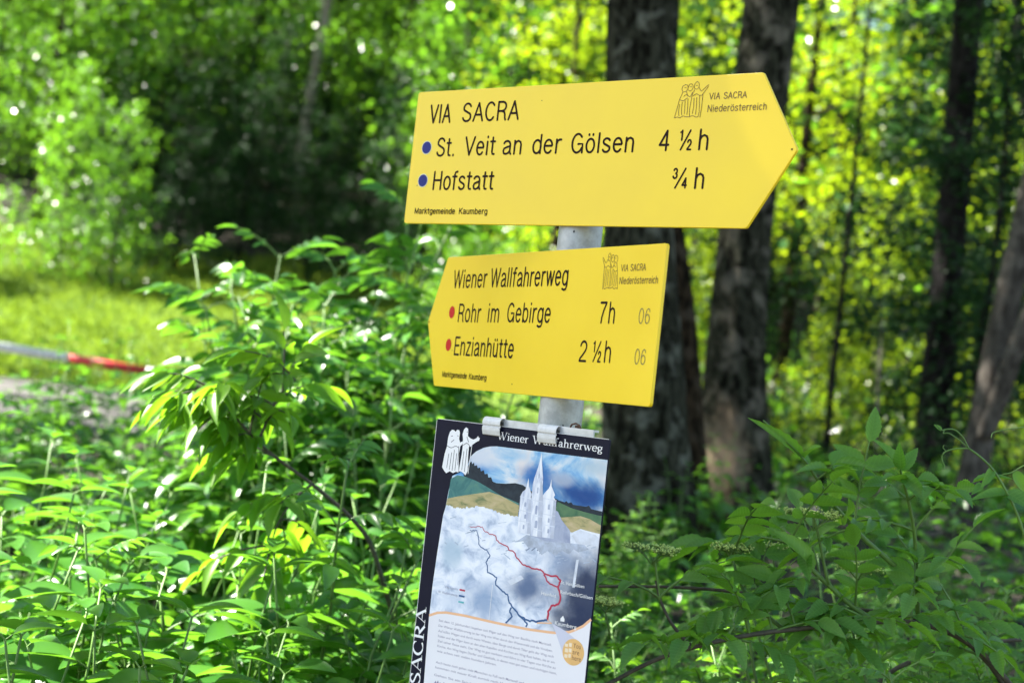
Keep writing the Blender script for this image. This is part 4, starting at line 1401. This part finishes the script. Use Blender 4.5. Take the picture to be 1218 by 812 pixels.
big_tree('young_tree', [(1003, 330, 6), (996, 400, 7), (989, 450, 7.5), (986, 500, 8)], 9.2, 'thin dark young tree standing between the two thick dark trunks', M['bark_dark'], .01, .04, top=5.2, crown_n=8, seed=4, z0=.5, per=60, sides=12)
big_tree('dead_sapling', [(1046, 440, 4.5), (1044, 480, 5.5), (1042, 525, 6)], 9.0, 'pale dead stem standing in the leaves left of the dark straight trunk', M['bark_pale'], .0, .04, top=2.35, crown_n=0, seed=5, sides=10)
big_tree('slim_tree', [(1206, -40, 12), (1213, 60, 12), (1221, 140, 12), (1236, 320, 14)], 10.2, 'slim dark trunk cut by the upper right corner of the picture', M['bark_dark'], .01, .05, top=7, crown_n=8, seed=6, z0=.6, per=90, sides=14)

# unseen tree added to keep the sun off the signs
tz = Vector((.09, 2.16, 1.72)) + sd * (7.2 / sd.z)
sh = empty('added_shade_tree', (tz.x, tz.y, float(ground(tz.x, tz.y))), 0, 'added unseen tree left of the picture whose narrow crown shades the signs', 'tree')
hc = tz.z - sh.location.z
wood, leaf = MB(), MB()
wood.tube([(0, 0, -.3), (.04, .02, hc * .5), (0, 0, hc), (0, 0, hc + 1.5)], [.13, .10, .06, .01], 14)
crown(wood, leaf, np.array([(0, 0, z_) for z_ in np.linspace(hc - .55, hc + .6, 8)]), 0, 26, lambda s_: .64 * (1.15 - .6 * s_), 190, .12, .085, rad=.03, slope=.1, flat=.5, vert=.16)
wood.build('trunk', M['bark'], sh)
leaf.build('crown', M['tree_leaf'], sh, smooth=False)

def shade_tree(per, z0=4.6, z1=8.6, L=2.5):  # unseen trees added off to the left, crowns shaped to cast shade
    t_ = empty('broadleaf_tree', (0, 0, 0))  # added unseen shade tree, not one of the trees in view
    wood, leaf = MB(), MB()
    wood.tube([(0, 0, -.3), (.06, .03, 2.5), (0, 0, 5.5), (.05, 0, 8.6)], [.17, .14, .09, .015], 14)
    crown(wood, leaf, np.array([(0, 0, z_) for z_ in np.linspace(z0, z1, 8)]), 0, 26, lambda s_: L * (1.1 - .6 * s_), per, .13, .09, rad=.04, slope=.15, flat=.5, vert=.2)
    wood.build('trunk', M['bark_brown'], t_)
    leaf.build('crown', M['tree_leaf'], t_, smooth=False)
    return t_


airy, dense, flat_ = shade_tree(62), shade_tree(200), shade_tree(95, 6.0, 6.9, 1.45)
for o, aim, sc, lab in ((airy, (-.9, 5.0, .9), .8, 'added unseen airy tree left of the picture casting dapples on the thicket'), (flat_, (1.35, 3.2, .9), 1.0, 'added unseen umbrella crowned tree left of the picture shading the front elder shrub'),
                        (copy_tree(flat_), (1.7, 4.9, 1.0), 1.25, 'added unseen umbrella crowned tree by the road shading the ground behind the poster'),
                        (dense, (1.8, 6.8, 1.2), 1.0, 'added unseen dense tree by the road shading the trunks behind the signs'),
                        (copy_tree(airy), (-4.2, 12.3, 1.4), .7, 'added unseen airy tree left of the picture shading the grass bank'),
                        (copy_tree(dense), (2.6, 8.4, 1.2), 1.3, 'added unseen dense tree across the road shading the low wood growth on the right')):
    q = Vector(aim)
    for _ in range(5):
        g_ = float(ground(q.x, q.y))
        q = Vector(aim) + sd * ((g_ + 6.4 * sc - aim[2]) / sd.z)
    o.location = (q.x, q.y, float(ground(q.x, q.y)))
    o.scale = (sc,) * 3
    o.rotation_euler = (0, 0, sc * 5)
    tag(o, lab, 'tree')

tp = lambda a, b: (lambda s: a * (1 - s) + b * s)
bell = lambda a: (lambda s: a * (.45 + .9 * s) * (1 - s ** 3) + .25)
beech = make_tree('beech_tree', 8.2, .10, .16, 46, tp(2.5, .6), 260, .09, .06, M['tree_leaf'], M['bark_dark'])
beech2 = make_tree('beech_tree', 7.4, .085, .22, 42, tp(2.3, .5), 260, .09, .06, M['tree_leaf'], M['bark_brown'])
slim = make_tree('slim_tree', 9.5, .065, .46, 22, tp(1.7, .4), 150, .08, .055, M['tree_leaf'], M['bark_pale'])
edge = make_tree('edge_shrub', 3.0, .03, .06, 34, tp(1.15, .35), 150, .075, .048, M['tree_leaf'], M['twig'], slope=.5, flat=.6, vert=.2)
lime = make_tree('lime_tree', 5.6, .06, .30, 34, tp(1.7, .5), 230, .062, .046, M['lime_leaf'], M['bark_brown'], flat=.5)
lime2 = make_tree('lime_shrub', 3.2, .035, .05, 34, tp(1.3, .35), 220, .060, .044, M['lime_leaf'], M['twig'], slope=.5, flat=.6, vert=.18)
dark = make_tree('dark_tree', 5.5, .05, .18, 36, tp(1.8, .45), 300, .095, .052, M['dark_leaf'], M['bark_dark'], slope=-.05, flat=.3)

HILL = ('tall leafy tree in the shaded wood behind the grass bank', 'tree', 'trees of the hillside wood left of the signs')
PALE = ('slim pale stemmed tree in the wood above the upper sign', 'tree', 'slim pale trees in the wood')
EDGE = ('bushy shrub at the wood edge on top of the grass bank', 'shrub', 'shrubs along the wood edge')
RIGHT = ('bright sunlit leafy tree in the wood right of the arrow tips', 'tree', 'sunlit trees right of the signs')
RBUSH = ('sunlit green shrub under the trees right of the signs', 'shrub', 'sunlit shrubs right of the signs')
BACKR = ('far leafy tree deep in the wood on the right', 'tree', 'far trees on the right')

# left hillside: height grows with distance from the bank so that the sun still reaches the bank's top
for i in range(80):
    yy = 18.6 + 22 * (i / 64) ** 1.2 + rng.uniform(-.6, .6)
    px = rng.uniform(-60, 660)
    if yy < 27 and 90 < px < 470:
        continue
    put(edge, used, (px - 609) / FPX * yy, yy, rng.uniform(0, 6.28), rng.uniform(.8, 1.35), 'bushy shrub growing between the trees on the shaded hillside', 'shrub', 'shrubs on the hillside')
k = 0
for row, (yy, n_, sc) in enumerate(((19.4, 8, .66), (21.4, 9, .85), (24, 9, .95), (27, 9, 1.0), (31, 9, 1.0), (36, 9, 1.1), (42, 9, 1.2))):
    x0, x1 = -.37 * yy, .10 * yy
    for i in range(n_):
        x = x0 + (x1 - x0) * (i + .5 + rng.uniform(-.3, .3)) / n_
        y = yy + rng.uniform(-1.1, 1.1)
        if row == 0 and 110 < 609 + x / y * FPX < 440:
            continue
        put((beech, beech2, beech)[k % 3], used, x, y, rng.uniform(0, 6.28), sc * rng.uniform(.85, 1.15), *HILL)
        k += 1
for px, dist in ((372, 20), (420, 23), (476, 21), (512, 25), (345, 24), (265, 23), (560, 22), (640, 24)):
    p = at(px, 60, dist)
    put(slim, used, p[0], dist, rng.uniform(0, 6.28), rng.uniform(.9, 1.15), *PALE)
for i in range(15):
    x = -7.4 + i * .62 + rng.uniform(-.25, .25)
    y = 15.6 + rng.uniform(-.4, .9)
    if -4.0 < x < -.7:
        continue
    put(edge, used, x, y, rng.uniform(0, 6.28), rng.uniform(.45, .85), *EDGE)

# right side
for x, y, s_ in ((2.1, 12.6, .9), (4.3, 12.6, .95), (2.9, 15.4, 1.1), (4.9, 16.6, 1.1), (.3, 14.0, .8), (6.2, 16, 1.1), (1.2, 18, 1.05)):
    put(lime, used, x, y, rng.uniform(0, 6.28), s_ * rng.uniform(.9, 1.1), *RIGHT)
for x, y, s_ in ((1.9, 9.6, .4), (3.3, 10.6, .6), (1.2, 11.4, .5), (3.9, 9.4, .5), (2.6, 11.4, .55)):
    put(lime2, used, x, y, rng.uniform(0, 6.28), s_ * rng.uniform(.9, 1.1), *RBUSH)
for i in range(26):
    y = 21 + 5.2 * (i % 5) + rng.uniform(-1.6, 1.6)
    x = .04 * y + (.40 * y) * ((i // 5) + .5 + rng.uniform(-.4, .4)) / 5.2
    put((beech, beech2)[i % 2], used, x, y, rng.uniform(0, 6.28), rng.uniform(.9, 1.25), *BACKR)
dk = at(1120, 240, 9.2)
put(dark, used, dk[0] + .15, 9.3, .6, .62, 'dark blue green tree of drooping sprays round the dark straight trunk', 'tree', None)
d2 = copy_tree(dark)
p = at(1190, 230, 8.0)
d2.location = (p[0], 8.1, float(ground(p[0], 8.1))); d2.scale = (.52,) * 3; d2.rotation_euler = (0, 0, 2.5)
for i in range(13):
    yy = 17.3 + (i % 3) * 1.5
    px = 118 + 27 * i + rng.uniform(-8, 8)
    put(dark, used, (px - 609) / FPX * yy, yy, i * 1.3, rng.uniform(.30, .50), 'near-black leaved shrub standing in for the shade of the hollow behind the grass bank', 'shrub', 'dark shrubs standing in for shade in the hollow')  # near-black leaf colour stands in for the hollow's deep shade
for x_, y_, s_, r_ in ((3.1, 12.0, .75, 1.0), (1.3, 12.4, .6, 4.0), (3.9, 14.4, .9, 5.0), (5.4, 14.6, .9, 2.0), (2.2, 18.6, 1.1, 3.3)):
    put(dark, used, x_, y_, r_, s_, 'drooping tree with shade put into its dark leaf colour among the sunlit trees on the right', 'tree', 'dark trees standing in for shade among the sunlit trees')  # dark leaf colour paints the shaded parts between the sunlit trees
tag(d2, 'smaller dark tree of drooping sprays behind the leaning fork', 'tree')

# ------------------------------------------------------------------ grass bank and ground cover
gx_, gy_ = np.meshgrid(np.linspace(-14, .6, 60), np.linspace(12.0, 18.3, 30))
gi = np.arange(1800).reshape(30, 60)
lw_ = MB().add(np.stack([gx_, gy_, ground(gx_, gy_) + .012], -1).reshape(-1, 3), [np.stack([gi[:-1, :-1], gi[:-1, 1:], gi[1:, 1:], gi[1:, :-1]], -1).reshape(-1, 4)])
tag(lw_.build('lawn', pmat('lawn floor', (.10, .15, .025), rough=.95, spec=.05, scale=1.6, col2=(.05, .09, .018), bump=.4, detail=9)), kind='structure')


def blades(n, fx, fy, h, wdt, name, mat, cond=None, kind='stuff'):
    x, y = fx(n), fy(n)
    if cond is not None:
        k_ = cond(x, y)
        x, y = x[k_], y[k_]
    n = len(x)
    p = np.stack([x, y, ground(x, y) - .01], 1)
    hh = h * rng.uniform(.5, 1.3, n)
    d = np.stack([rng.normal(0, .35, n), rng.normal(0, .35, n), np.ones(n)], 1)
    mb = MB().leaves(LEAF3, p, d, rv3(n) * [1, 1, .1], hh, wdt)
    return tag(mb.build(name, mat), kind=kind)


blades(85000, lambda n: rng.uniform(-9, 2.0, n), lambda n: rng.uniform(11.9, 18.4, n), .085, .009, 'grass', M['grass'], lambda x, y: x < -.2 + rng.normal(0, .5, len(x)))
n = 6500
x, y = rng.uniform(-2.9, 3.8, n), rng.uniform(2.0, 8.6, n) ** 1
kk = (np.abs(x) < .55 + .42 * y) & ((y < 7.2) | (x > .3))
x, y = x[kk], y[kk]
n = len(x)
mb = MB().leaves(LEAF5, np.stack([x, y, ground(x, y) + rng.uniform(.02, .30, n)], 1), np.stack([rng.normal(0, 1, n), rng.normal(0, 1, n), rng.normal(-.1, .3, n)], 1), UP + rv3(n, .35), rng.uniform(.05, .10, n), rng.uniform(.03, .055, n))
tag(mb.build('ground_cover', M['herb']), kind='stuff')
n = 9000
x, y = rng.uniform(.4, 8, n), rng.uniform(8, 20, n)
mb = MB().leaves(QUAD, np.stack([x, y, ground(x, y) + rng.uniform(.02, .7, n) * rng.random(n)], 1), rv3(n), UP + rv3(n, .45), rng.uniform(.06, .12, n), rng.uniform(.035, .06, n))
tag(mb.build('undergrowth', M['tree_leaf'], smooth=False), kind='stuff')

# ------------------------------------------------------------------ plants of the thicket


def elder_bush(n, h, ll=.085, lw=.036, nodes=7):
    def f(fr, st):
        for i in range(n):
            a = rng.uniform(0, 6.28)
            r = rng.uniform(.02, .16)
            elder_stem(fr, st, (r * math.cos(a), r * math.sin(a), -.05), h * rng.uniform(.7, 1.1), rng.uniform(.08, .34), nodes=nodes, ll=ll, lw=lw, rl=ll * 2.3)
    return f


def herb_clump(n, h, ll, lw, nodes):
    def f(fr, st):
        for i in range(n):
            a = rng.uniform(0, 6.28)
            r = rng.uniform(0, .13)
            herb_stem(fr, st, (r * math.cos(a), r * math.sin(a), -.04), h * rng.uniform(.65, 1.1), rng.uniform(.02, .22), nodes=nodes, ll=ll, lw=lw)
    return f


P_ = {}
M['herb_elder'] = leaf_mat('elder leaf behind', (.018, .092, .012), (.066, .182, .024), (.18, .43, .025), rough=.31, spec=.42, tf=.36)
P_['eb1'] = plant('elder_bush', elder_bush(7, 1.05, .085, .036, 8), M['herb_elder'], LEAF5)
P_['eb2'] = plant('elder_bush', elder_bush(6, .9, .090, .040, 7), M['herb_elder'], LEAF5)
P_['ef1'] = plant('elder_bush', elder_bush(9, 1.0, 0.050, .021, 10), M['elder'], SERR)
P_['ef2'] = plant('elder_bush', elder_bush(8, .95, 0.046, .020, 10), M['elder'], SERR)
P_['bl'] = plant('broad_herb', herb_clump(5, .70, .150, .075, 7), M['herb'], LEAF9)
P_['hc1'] = plant('tall_herb', herb_clump(5, .75, .100, .046, 8), M['herb'], LEAF5)
P_['hc2'] = plant('tall_herb', herb_clump(4, .62, .115, .060, 7), M['herb'], LEAF5)
P_['hc3'] = plant('tall_herb', herb_clump(6, .55, .085, .032, 9), M['herb'], LEAF5)

PH = {k_: max(v_.co.z for v_ in next(c_ for c_ in o_.children if c_.name.startswith('foliage')).data.vertices) for k_, o_ in P_.items()}
LH = ('tall green herb with paired leaves in the thicket left of the poster', 'plant', 'tall herbs left of the poster')
LB = ('leafy elder bush among the herbs left of the poster', 'shrub', 'elder bushes left of the signpost')
RH = ('green herb in the low growth right of the poster below the trunks', 'plant', 'herbs right of the poster')

def top_at(px, py, d, key):
    """plant position and scale that bring a plant up to pixel row py"""
    p = at(px, py, d)
    return p[0], d, (p[2] - float(ground(p[0], d))) / PH[key]


# named individuals standing where the picture shows them
def stand(key, px, py, d, rz, label, cat, group=None):
    x, y, s = top_at(px, py, d, key)
    return put(P_[key], used, x, y, rz, s, label, cat, group)


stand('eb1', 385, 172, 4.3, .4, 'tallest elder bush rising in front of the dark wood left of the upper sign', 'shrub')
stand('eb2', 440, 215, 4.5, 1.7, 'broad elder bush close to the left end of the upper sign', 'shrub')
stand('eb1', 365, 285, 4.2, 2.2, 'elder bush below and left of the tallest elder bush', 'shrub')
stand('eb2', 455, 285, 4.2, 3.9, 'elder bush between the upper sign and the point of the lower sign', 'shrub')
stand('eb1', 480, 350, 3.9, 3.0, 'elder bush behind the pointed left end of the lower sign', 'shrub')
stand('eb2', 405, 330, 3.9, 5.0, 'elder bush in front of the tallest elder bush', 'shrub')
for px, py, d, lab in ((128, 385, 6.6, 'tall thin herb standing in front of the red stripe of the barrier'), (175, 405, 6.2, 'leafy herb standing in front of the right end of the barrier'), (52, 432, 6.0, 'leafy herb in front of the white left half of the barrier')):
    stand('hc3', px, py, d, px * 1.0, lab, 'plant')
for px, py, d, key, lab in ((92, 404, 5.6, 'hc1', 'green herb hiding the middle of the white barrier section'), (215, 425, 5.2, 'hc1', 'green herb below the right end of the barrier bar'), (20, 428, 5.0, 'hc2', 'broad herb under the barrier at the left picture edge')):
    stand(key, px, py, d, px * .7, lab, 'plant')
for px, py, d in ((38, 545, 3.0), (112, 585, 2.75), (192, 650, 2.6), (285, 625, 2.8), (365, 600, 2.9), (430, 665, 2.6), (15, 640, 2.5), (240, 700, 2.45), (330, 715, 2.5), (140, 520, 3.5), (75, 492, 4.0), (215, 560, 3.3), (440, 540, 3.3), (80, 700, 2.4), (150, 735, 2.35)):
    x, y, s = top_at(px, py, d, 'bl')
    put(P_['bl'], used, x, y, rng.uniform(0, 6.28), s, 'broad leaved bright herb near the lower left corner of the picture', 'plant', 'broad leaved herbs at the lower left')
for px, py, d in ((60, 560, 3.6), (130, 520, 4.2), (20, 470, 5.2), (190, 520, 4.9), (455, 460, 3.3), (380, 520, 3.0), (110, 640, 2.9), (480, 380, 4.8), (560, 330, 4.9), (330, 640, 2.75), (455, 620, 2.7), (20, 620, 3.1)):
    key = ('eb1', 'eb2')[int(rng.integers(0, 2))]
    x, y, s = top_at(px, py + rng.uniform(-15, 25), d, key)
    put(P_[key], used, x, y, rng.uniform(0, 6.28), float(np.clip(s, .45, 1.3)), *LB)
hk_ = ('hc1', 'hc2', 'hc3')
for i in range(76):
    d = rng.uniform(2.9, 6.9)
    px = rng.uniform(-60, 700)
    x = (px - 609) / FPX * d
    g_ = float(ground(x, d))
    s_ = rng.uniform(.75, 1.25) * (.85 if d > 4.5 else 1.1)
    if px < 330:
        s_ = min(s_, (at(px, 462 + rng.uniform(-10, 70), d)[2] - g_) / .85)
    put(P_[hk_[int(rng.integers(0, 3))]], used, x, d, rng.uniform(0, 6.28), s_, *LH)
for i in range(60):
    d = rng.uniform(2.9, 7.5)
    px = rng.uniform(700, 1290)
    x = (px - 609) / FPX * d
    put(P_[hk_[int(rng.integers(0, 3))]], used, x, d, rng.uniform(0, 6.28), rng.uniform(.6, 1.0) * (.7 if d > 4.5 else .95), *RH)
for px, py, d in ((1180, 650, 3.4), (1080, 670, 3.2), (960, 720, 3.0), (850, 720, 3.3), (760, 700, 3.6), (1230, 640, 2.9), (1010, 670, 4.0), (1150, 650, 4.4), (735, 580, 4.8), (745, 630, 4.2)):
    key = ('ef1', 'ef2')[int(rng.integers(0, 2))]
    x, y, s = top_at(px, py, d, key)
    put(P_[key], used, x, y, rng.uniform(0, 6.28), float(np.clip(s, .4, 1.2)), 'soft elder bush in the second row right of the poster', 'shrub', 'elder bushes right of the poster')

# ------------------------------------------------------------------ sharp elder bush in front, right of the poster
fe = empty('elder_shrub', (.52, 2.35, float(ground(.52, 2.35))), 0, 'sharp green elder shrub with flower buds at the lower right', 'shrub')
OFF = np.array(fe.location)
fr, st, br = Fr(), MB(), MB()
bd = MB()
A = lambda px, py, d: at(px, py, d) - OFF


def curve(px, d0, d1, r0, r1, mb, sides=7, k=4):
    n_ = len(px)
    P = np.array([A(x, y, d0 + (d1 - d0) * i / (n_ - 1)) for i, (x, y) in enumerate(px)])
    s = np.linspace(0, n_ - 1, (n_ - 1) * k + 1)
    Q = np.stack([np.interp(s, np.arange(n_), P[:, c]) for c in range(3)], 1)
    for _ in range(3):
        Q[1:-1] = (Q[:-2] + 2 * Q[1:-1] + Q[2:]) / 4
    mb.tube(Q, np.linspace(r0, r1, len(Q)), sides)
    return Q


# brown arching branches
main = curve([(690, 830), (725, 812), (775, 785), (823, 769), (880, 756), (930, 749), (985, 744), (1040, 738), (1085, 739), (1125, 748), (1170, 775), (1215, 830)], 2.18, 2.34, .0026, .0046, br, 9)
curve([(712, 697), (790, 697), (860, 701), (930, 712), (990, 722), (1060, 728), (1120, 745)], 2.45, 2.40, .0022, .0034, br)
curve([(1120, 745), (1150, 760), (1190, 800), (1210, 860)], 2.36, 2.4, .0042, .006, br)
curve([(1215, 760), (1160, 765), (1110, 775), (1050, 800), (1030, 840)], 2.55, 2.5, .003, .004, br)
curve([(823, 769), (800, 745), (785, 715), (780, 690)], 2.24, 2.24, .003, .0014, br)
# long green shoots
sh1 = curve([(1098, 706), (1062, 670), (1023, 637), (1005, 615), (989, 598), (972, 570), (955, 544), (935, 524), (908, 500)], 2.36, 2.26, .0044, .0012, st)
sh2 = curve([(1038, 738), (1010, 718), (985, 695), (960, 672), (938, 645), (930, 626)], 2.32, 2.30, .0042, .0030, st)
sh3 = curve([(932, 748), (900, 722), (882, 700), (872, 668), (868, 650)], 2.30, 2.32, .003, .002, st)
sh4 = curve([(985, 695), (978, 660), (972, 630), (967, 614)], 2.31, 2.30, .0024, .0020, st)
sh5 = curve([(785, 715), (782, 690), (778, 662)], 2.24, 2.24, .002, .0018, st)
sh6 = curve([(1092, 735), (1090, 680), (1088, 630), (1078, 585), (1068, 548)], 2.40, 2.30, .004, .0016, st)


def shoot_leaves(line, s0, s1, n_, L, ll, lw, up=.5, pairs=2, side=None):
    a0 = rng.uniform(0, 3)
    for k_ in range(n_):
        p, t_ = along(line, s0 + (s1 - s0) * k_ / max(1, n_ - 1))
        a0 += math.pi / 2 + rng.normal(0, .3)
        b1 = norm(np.cross(t_, [0.2, 1, .1])); b2 = np.cross(t_, b1)
        for sg in (0, math.pi):
            d = b1 * math.cos(a0 + sg) + b2 * math.sin(a0 + sg) + t_ * .7 + UP * up * .4
            pinnate(fr, st, p, d, L * rng.uniform(.8, 1.15), pairs + int(rng.random() < .4), ll, lw, sag=.6, hang=.25)


shoot_leaves(sh2, .15, .8, 3, .12, .050, .021)
shoot_leaves(sh1, .02, .30, 2, .13, .050, .021)
shoot_leaves(sh3, .3, .85, 2, .11, .055, .024)
shoot_leaves(sh5, .1, .7, 1, .11, .058, .026)
shoot_leaves(sh6, .1, .70, 4, .12, .050, .021)
for s_ in np.linspace(.24, .92, 15):
    p, t_ = along(main, s_)
    for _ in range(2):
        d = norm(np.array([rng.normal(0, .8), rng.normal(-.1, .7), rng.uniform(.15, 1.0)]))
        pinnate(fr, st, p, d, rng.uniform(.09, .13), 2 + int(rng.random() < .5), .052, .022, sag=.8, hang=.3)


def one_leaf(p, q, wdt, up):
    """a single blade from pixel-depth point p to q"""
    a, b = A(*p), A(*q)
    fr.add(a, b - a, np.array(up, float), np.linalg.norm(b - a), wdt)


# blades of the tall tip shoot and its side leaf
one_leaf((955, 546, 2.29), (904, 496, 2.24), .017, (-.4, -.8, .5))
one_leaf((962, 556, 2.30), (938, 522, 2.33), .018, (.5, -.6, .6))
for p, q, w_ in (((957, 545, 2.29), (970, 524, 2.25), .020), ((985, 562, 2.29), (957, 549, 2.22), .016), ((990, 552, 2.29), (1000, 532, 2.30), .020), ((992, 553, 2.28), (1040, 548, 2.22), .017), ((990, 558, 2.28), (1026, 558, 2.34), .014)):
    one_leaf(p, q, w_, (rng.normal(0, .3), -.5, .9))
curve([(972, 570), (985, 560), (990, 552)], 2.29, 2.28, .0012, .0009, st)
curve([(989, 598), (994, 582), (992, 574)], 2.30, 2.28, .001, .0008, st)
one_leaf((993, 600, 2.30), (990, 574, 2.27), .024, (.2, -1, .3))
one_leaf((1000, 618, 2.31), (1020, 600, 2.25), .026, (.2, -1, .4))
one_leaf((968, 678, 2.28), (925, 622, 2.24), .026, (.7, -.7, .4))
# upright leaf tuft of the shoot at px 1060
for p, q, w_ in (((1070, 560, 2.30), (1047, 518, 2.28), .020), ((1072, 558, 2.29), (1068, 530, 2.27), .018), ((1072, 560, 2.30), (1092, 531, 2.30), .018), ((1075, 576, 2.30), (1052, 556, 2.24), .022), ((1090, 573, 2.29), (1114, 566, 2.27), .036),
                 ((1090, 577, 2.30), (1136, 573, 2.24), .014), ((1088, 582, 2.30), (1122, 583, 2.36), .012), ((1070, 590, 2.31), (1048, 585, 2.26), .024), ((1074, 565, 2.3), (1102, 592, 2.22), .02)):
    one_leaf(p, q, w_, (rng.normal(0, .35), -.7, .7))


def umbel(px, py, d, wid, stalk=None, tilt=(0, 0)):
    """flat elder flower head in bud: five rays, each branching twice into small round buds"""
    c = A(px, py, d)
    rad = wid / 2 / FPX * d
    base = c + np.array([tilt[0], 0, -.55 * rad - .004])
    if stalk is not None:
        st.tube([stalk, base], .0013, 5)
    bp = []
    for k_ in range(5):
        a = k_ * 1.2566 + rng.uniform(-.2, .2)
        m1 = base + np.array([math.cos(a) * rad * .45, math.sin(a) * rad * .45, rad * .36])
        st.tube([base, m1], .0009, 4, cap=False)
        for j in range(6):
            b_ = a + rng.normal(0, .55)
            r2 = rad * rng.uniform(.25, .95)
            m2 = base + np.array([math.cos(b_) * r2, math.sin(b_) * r2, rad * (.46 + rng.uniform(-.04, .07))])
            st.tube([m1, m2], .0006, 3, cap=False)
            for q in range(8):
                e = m2 + np.array([rng.normal(0, .0048), rng.normal(0, .0048), .0035 + rng.normal(0, .0022)])
                st.tube([m2, e], .00035, 3, cap=False)
                bp.append(e)
    o_ = np.array([(1, 0, 0), (0, 1, 0), (-1, 0, 0), (0, -1, 0), (0, 0, 1), (0, 0, -1)], float)
    f_ = np.array([(0, 1, 4), (1, 2, 4), (2, 3, 4), (3, 0, 4), (1, 0, 5), (2, 1, 5), (3, 2, 5), (0, 3, 5)])
    for e in bp:
        bd.add(e + o_ * rng.uniform(.0013, .0019), [f_], rnd=rng.random())


umbel(970, 606, 2.30, 78, sh4[-1])
umbel(778, 648, 2.24, 72, sh5[-1])
umbel(872, 648, 2.32, 50, sh3[-1])
umbel(920, 648, 2.36, 34, A(925, 690, 2.36))
umbel(1022, 672, 2.34, 52, A(1020, 705, 2.34))
umbel(722, 712, 2.42, 46, A(726, 760, 2.42))
br.build('branch', M['twig'], fe)
st.build('stem', M['stem'], fe)
bd.build('flower_bud', M['bud'], fe, smooth=True)
fo = MB(); fr.put(fo, SERR)
fo.build('foliage', M['elder'], fe)

# fuller copies of the elder growing round it, in the same plane of focus
for px, py, d, s in ((1170, 720, 2.5, .9), (1225, 680, 2.55, .95), (1070, 740, 2.6, .85), (960, 780, 2.65, .85), (860, 790, 2.7, .85), (1130, 700, 2.75, .9), (780, 790, 2.75, .85), (1200, 650, 2.7, 1), (1010, 745, 2.5, 1), (910, 760, 2.55, 1), (830, 745, 2.6, 1), (755, 735, 2.55, 1), (1100, 690, 2.45, 1), (1180, 760, 2.25, 1), (1080, 780, 2.3, 1), (980, 790, 2.4, 1), (880, 785, 2.45, 1), (1215, 720, 2.4, 1), (1140, 640, 2.9, 1), (1040, 700, 2.8, 1), (940, 720, 2.75, 1)):
    key = ('ef1', 'ef2')[int(rng.integers(0, 2))]
    x, y, s2_ = top_at(px, py, d, key)
    put(P_[key], used, x, y, rng.uniform(0, 6.28), float(np.clip(s2_, .55, 1.1)), 'green elder bush crowding round the sharp elder shrub at the lower right', 'shrub', 'elder bushes round the front shrub')

# arching elder branch with hanging bright leaves, left of the lower sign
p0 = at(470, 740, 2.95)
ab = empty('arching_shrub', (p0[0], 2.95, float(ground(p0[0], 2.95))), 0, 'arching shrub branch with bright hanging yellow green leaflets left of the lower sign', 'shrub')
OFF = np.array(ab.location)
st, fr = MB(), Fr()
base = at(490, 980, 3.0) - OFF
st.tube([np.array([base[0], base[1], 0]), base * .5 + A(480, 800, 2.98) * .5, A(470, 740, 2.95)], [.007, .006, .0055], 8)
b1 = curve([(470, 740), (455, 690), (438, 632), (372, 575), (316, 536), (285, 502), (266, 478), (256, 466)], 2.95, 2.8, .0052, .0012, st)
b2 = curve([(306, 528), (318, 500), (330, 470), (352, 452)], 2.84, 2.86, .003, .0012, st)
b3 = curve([(372, 575), (352, 590), (330, 620), (322, 650)], 2.86, 2.82, .003, .0012, st)
for ln, ss, L_, l_, w_, hg in ((b1, np.linspace(.55, .99, 9), .11, .066, .021, .8), (b2, np.linspace(.3, .99, 4), .12, .072, .026, .5), (b3, np.linspace(.3, .99, 3), .12, .07, .026, .6)):
    for s_ in ss:
        p_, t_ = along(ln, s_)
        for _ in range(2):
            d = norm(np.array([rng.normal(-.3, .7), rng.normal(-.2, .7), rng.uniform(-.1, .8)]) + t_ * .5)
            pinnate(fr, st, p_, d, L_ * rng.uniform(.7, 1.1), 2 + int(rng.random() < .6), l_, w_, sag=.9, hang=hg)
st.build('branch', M['twig'], ab)
fo = MB(); fr.put(fo, LEAF9)
fo.build('foliage', M['ash'], ab)

# climbing vine with curled tips at the right edge
vn = empty('climbing_vine', (at(1217, 620, 2.3)[0], 2.3, float(ground(.72, 2.3))), 0, 'pale green vine with curled tendrils in front of the leaning trunk', 'vine')
OFF = np.array(vn.location)
st, fr = MB(), Fr()
curve([(1226, 690), (1222, 650), (1212, 615), (1195, 580), (1180, 556), (1165, 542), (1152, 533)], 2.3, 2.28, .0024, .0014, st)
curve([(1152, 533), (1138, 533), (1125, 536), (1120, 541), (1121, 549), (1124, 553), (1123, 558), (1119, 557)], 2.28, 2.27, .0012, .0006, st)
curve([(1152, 533), (1146, 520), (1136, 510), (1126, 510), (1120, 512), (1116, 508), (1113, 505)], 2.28, 2.26, .0012, .0007, st)
curve([(1152, 533), (1140, 522), (1128, 514), (1121, 516), (1124, 510)], 2.28, 2.30, .0011, .0006, st)
curve([(1125, 536), (1121, 532), (1123, 529)], 2.28, 2.28, .0007, .0005, st)
curve([(1218, 508), (1205, 509), (1190, 512), (1180, 514), (1179, 521)], 2.35, 2.33, .0010, .0006, st)
curve([(1192, 564), (1205, 562), (1212, 556), (1226, 550)], 2.30, 2.30, .0010, .0008, st)
for p, q, w_ in (((1181, 556, 2.29), (1170, 578, 2.27), .014), ((1168, 575, 2.29), (1158, 585, 2.27), .011), ((1200, 588, 2.3), (1160, 586, 2.26), .016), ((1196, 585, 2.3), (1232, 602, 2.26), .026), ((1120, 512, 2.27), (1112, 504, 2.27), .007), ((1205, 560, 2.3), (1222, 585, 2.3), .018)):
    one_leaf(p, q, w_, (rng.normal(0, .3), -.7, .7))
st.build('stem', M['stem'], vn)
fo = MB(); fr.put(fo, LEAF9)
fo.build('foliage', M['elder'], vn)
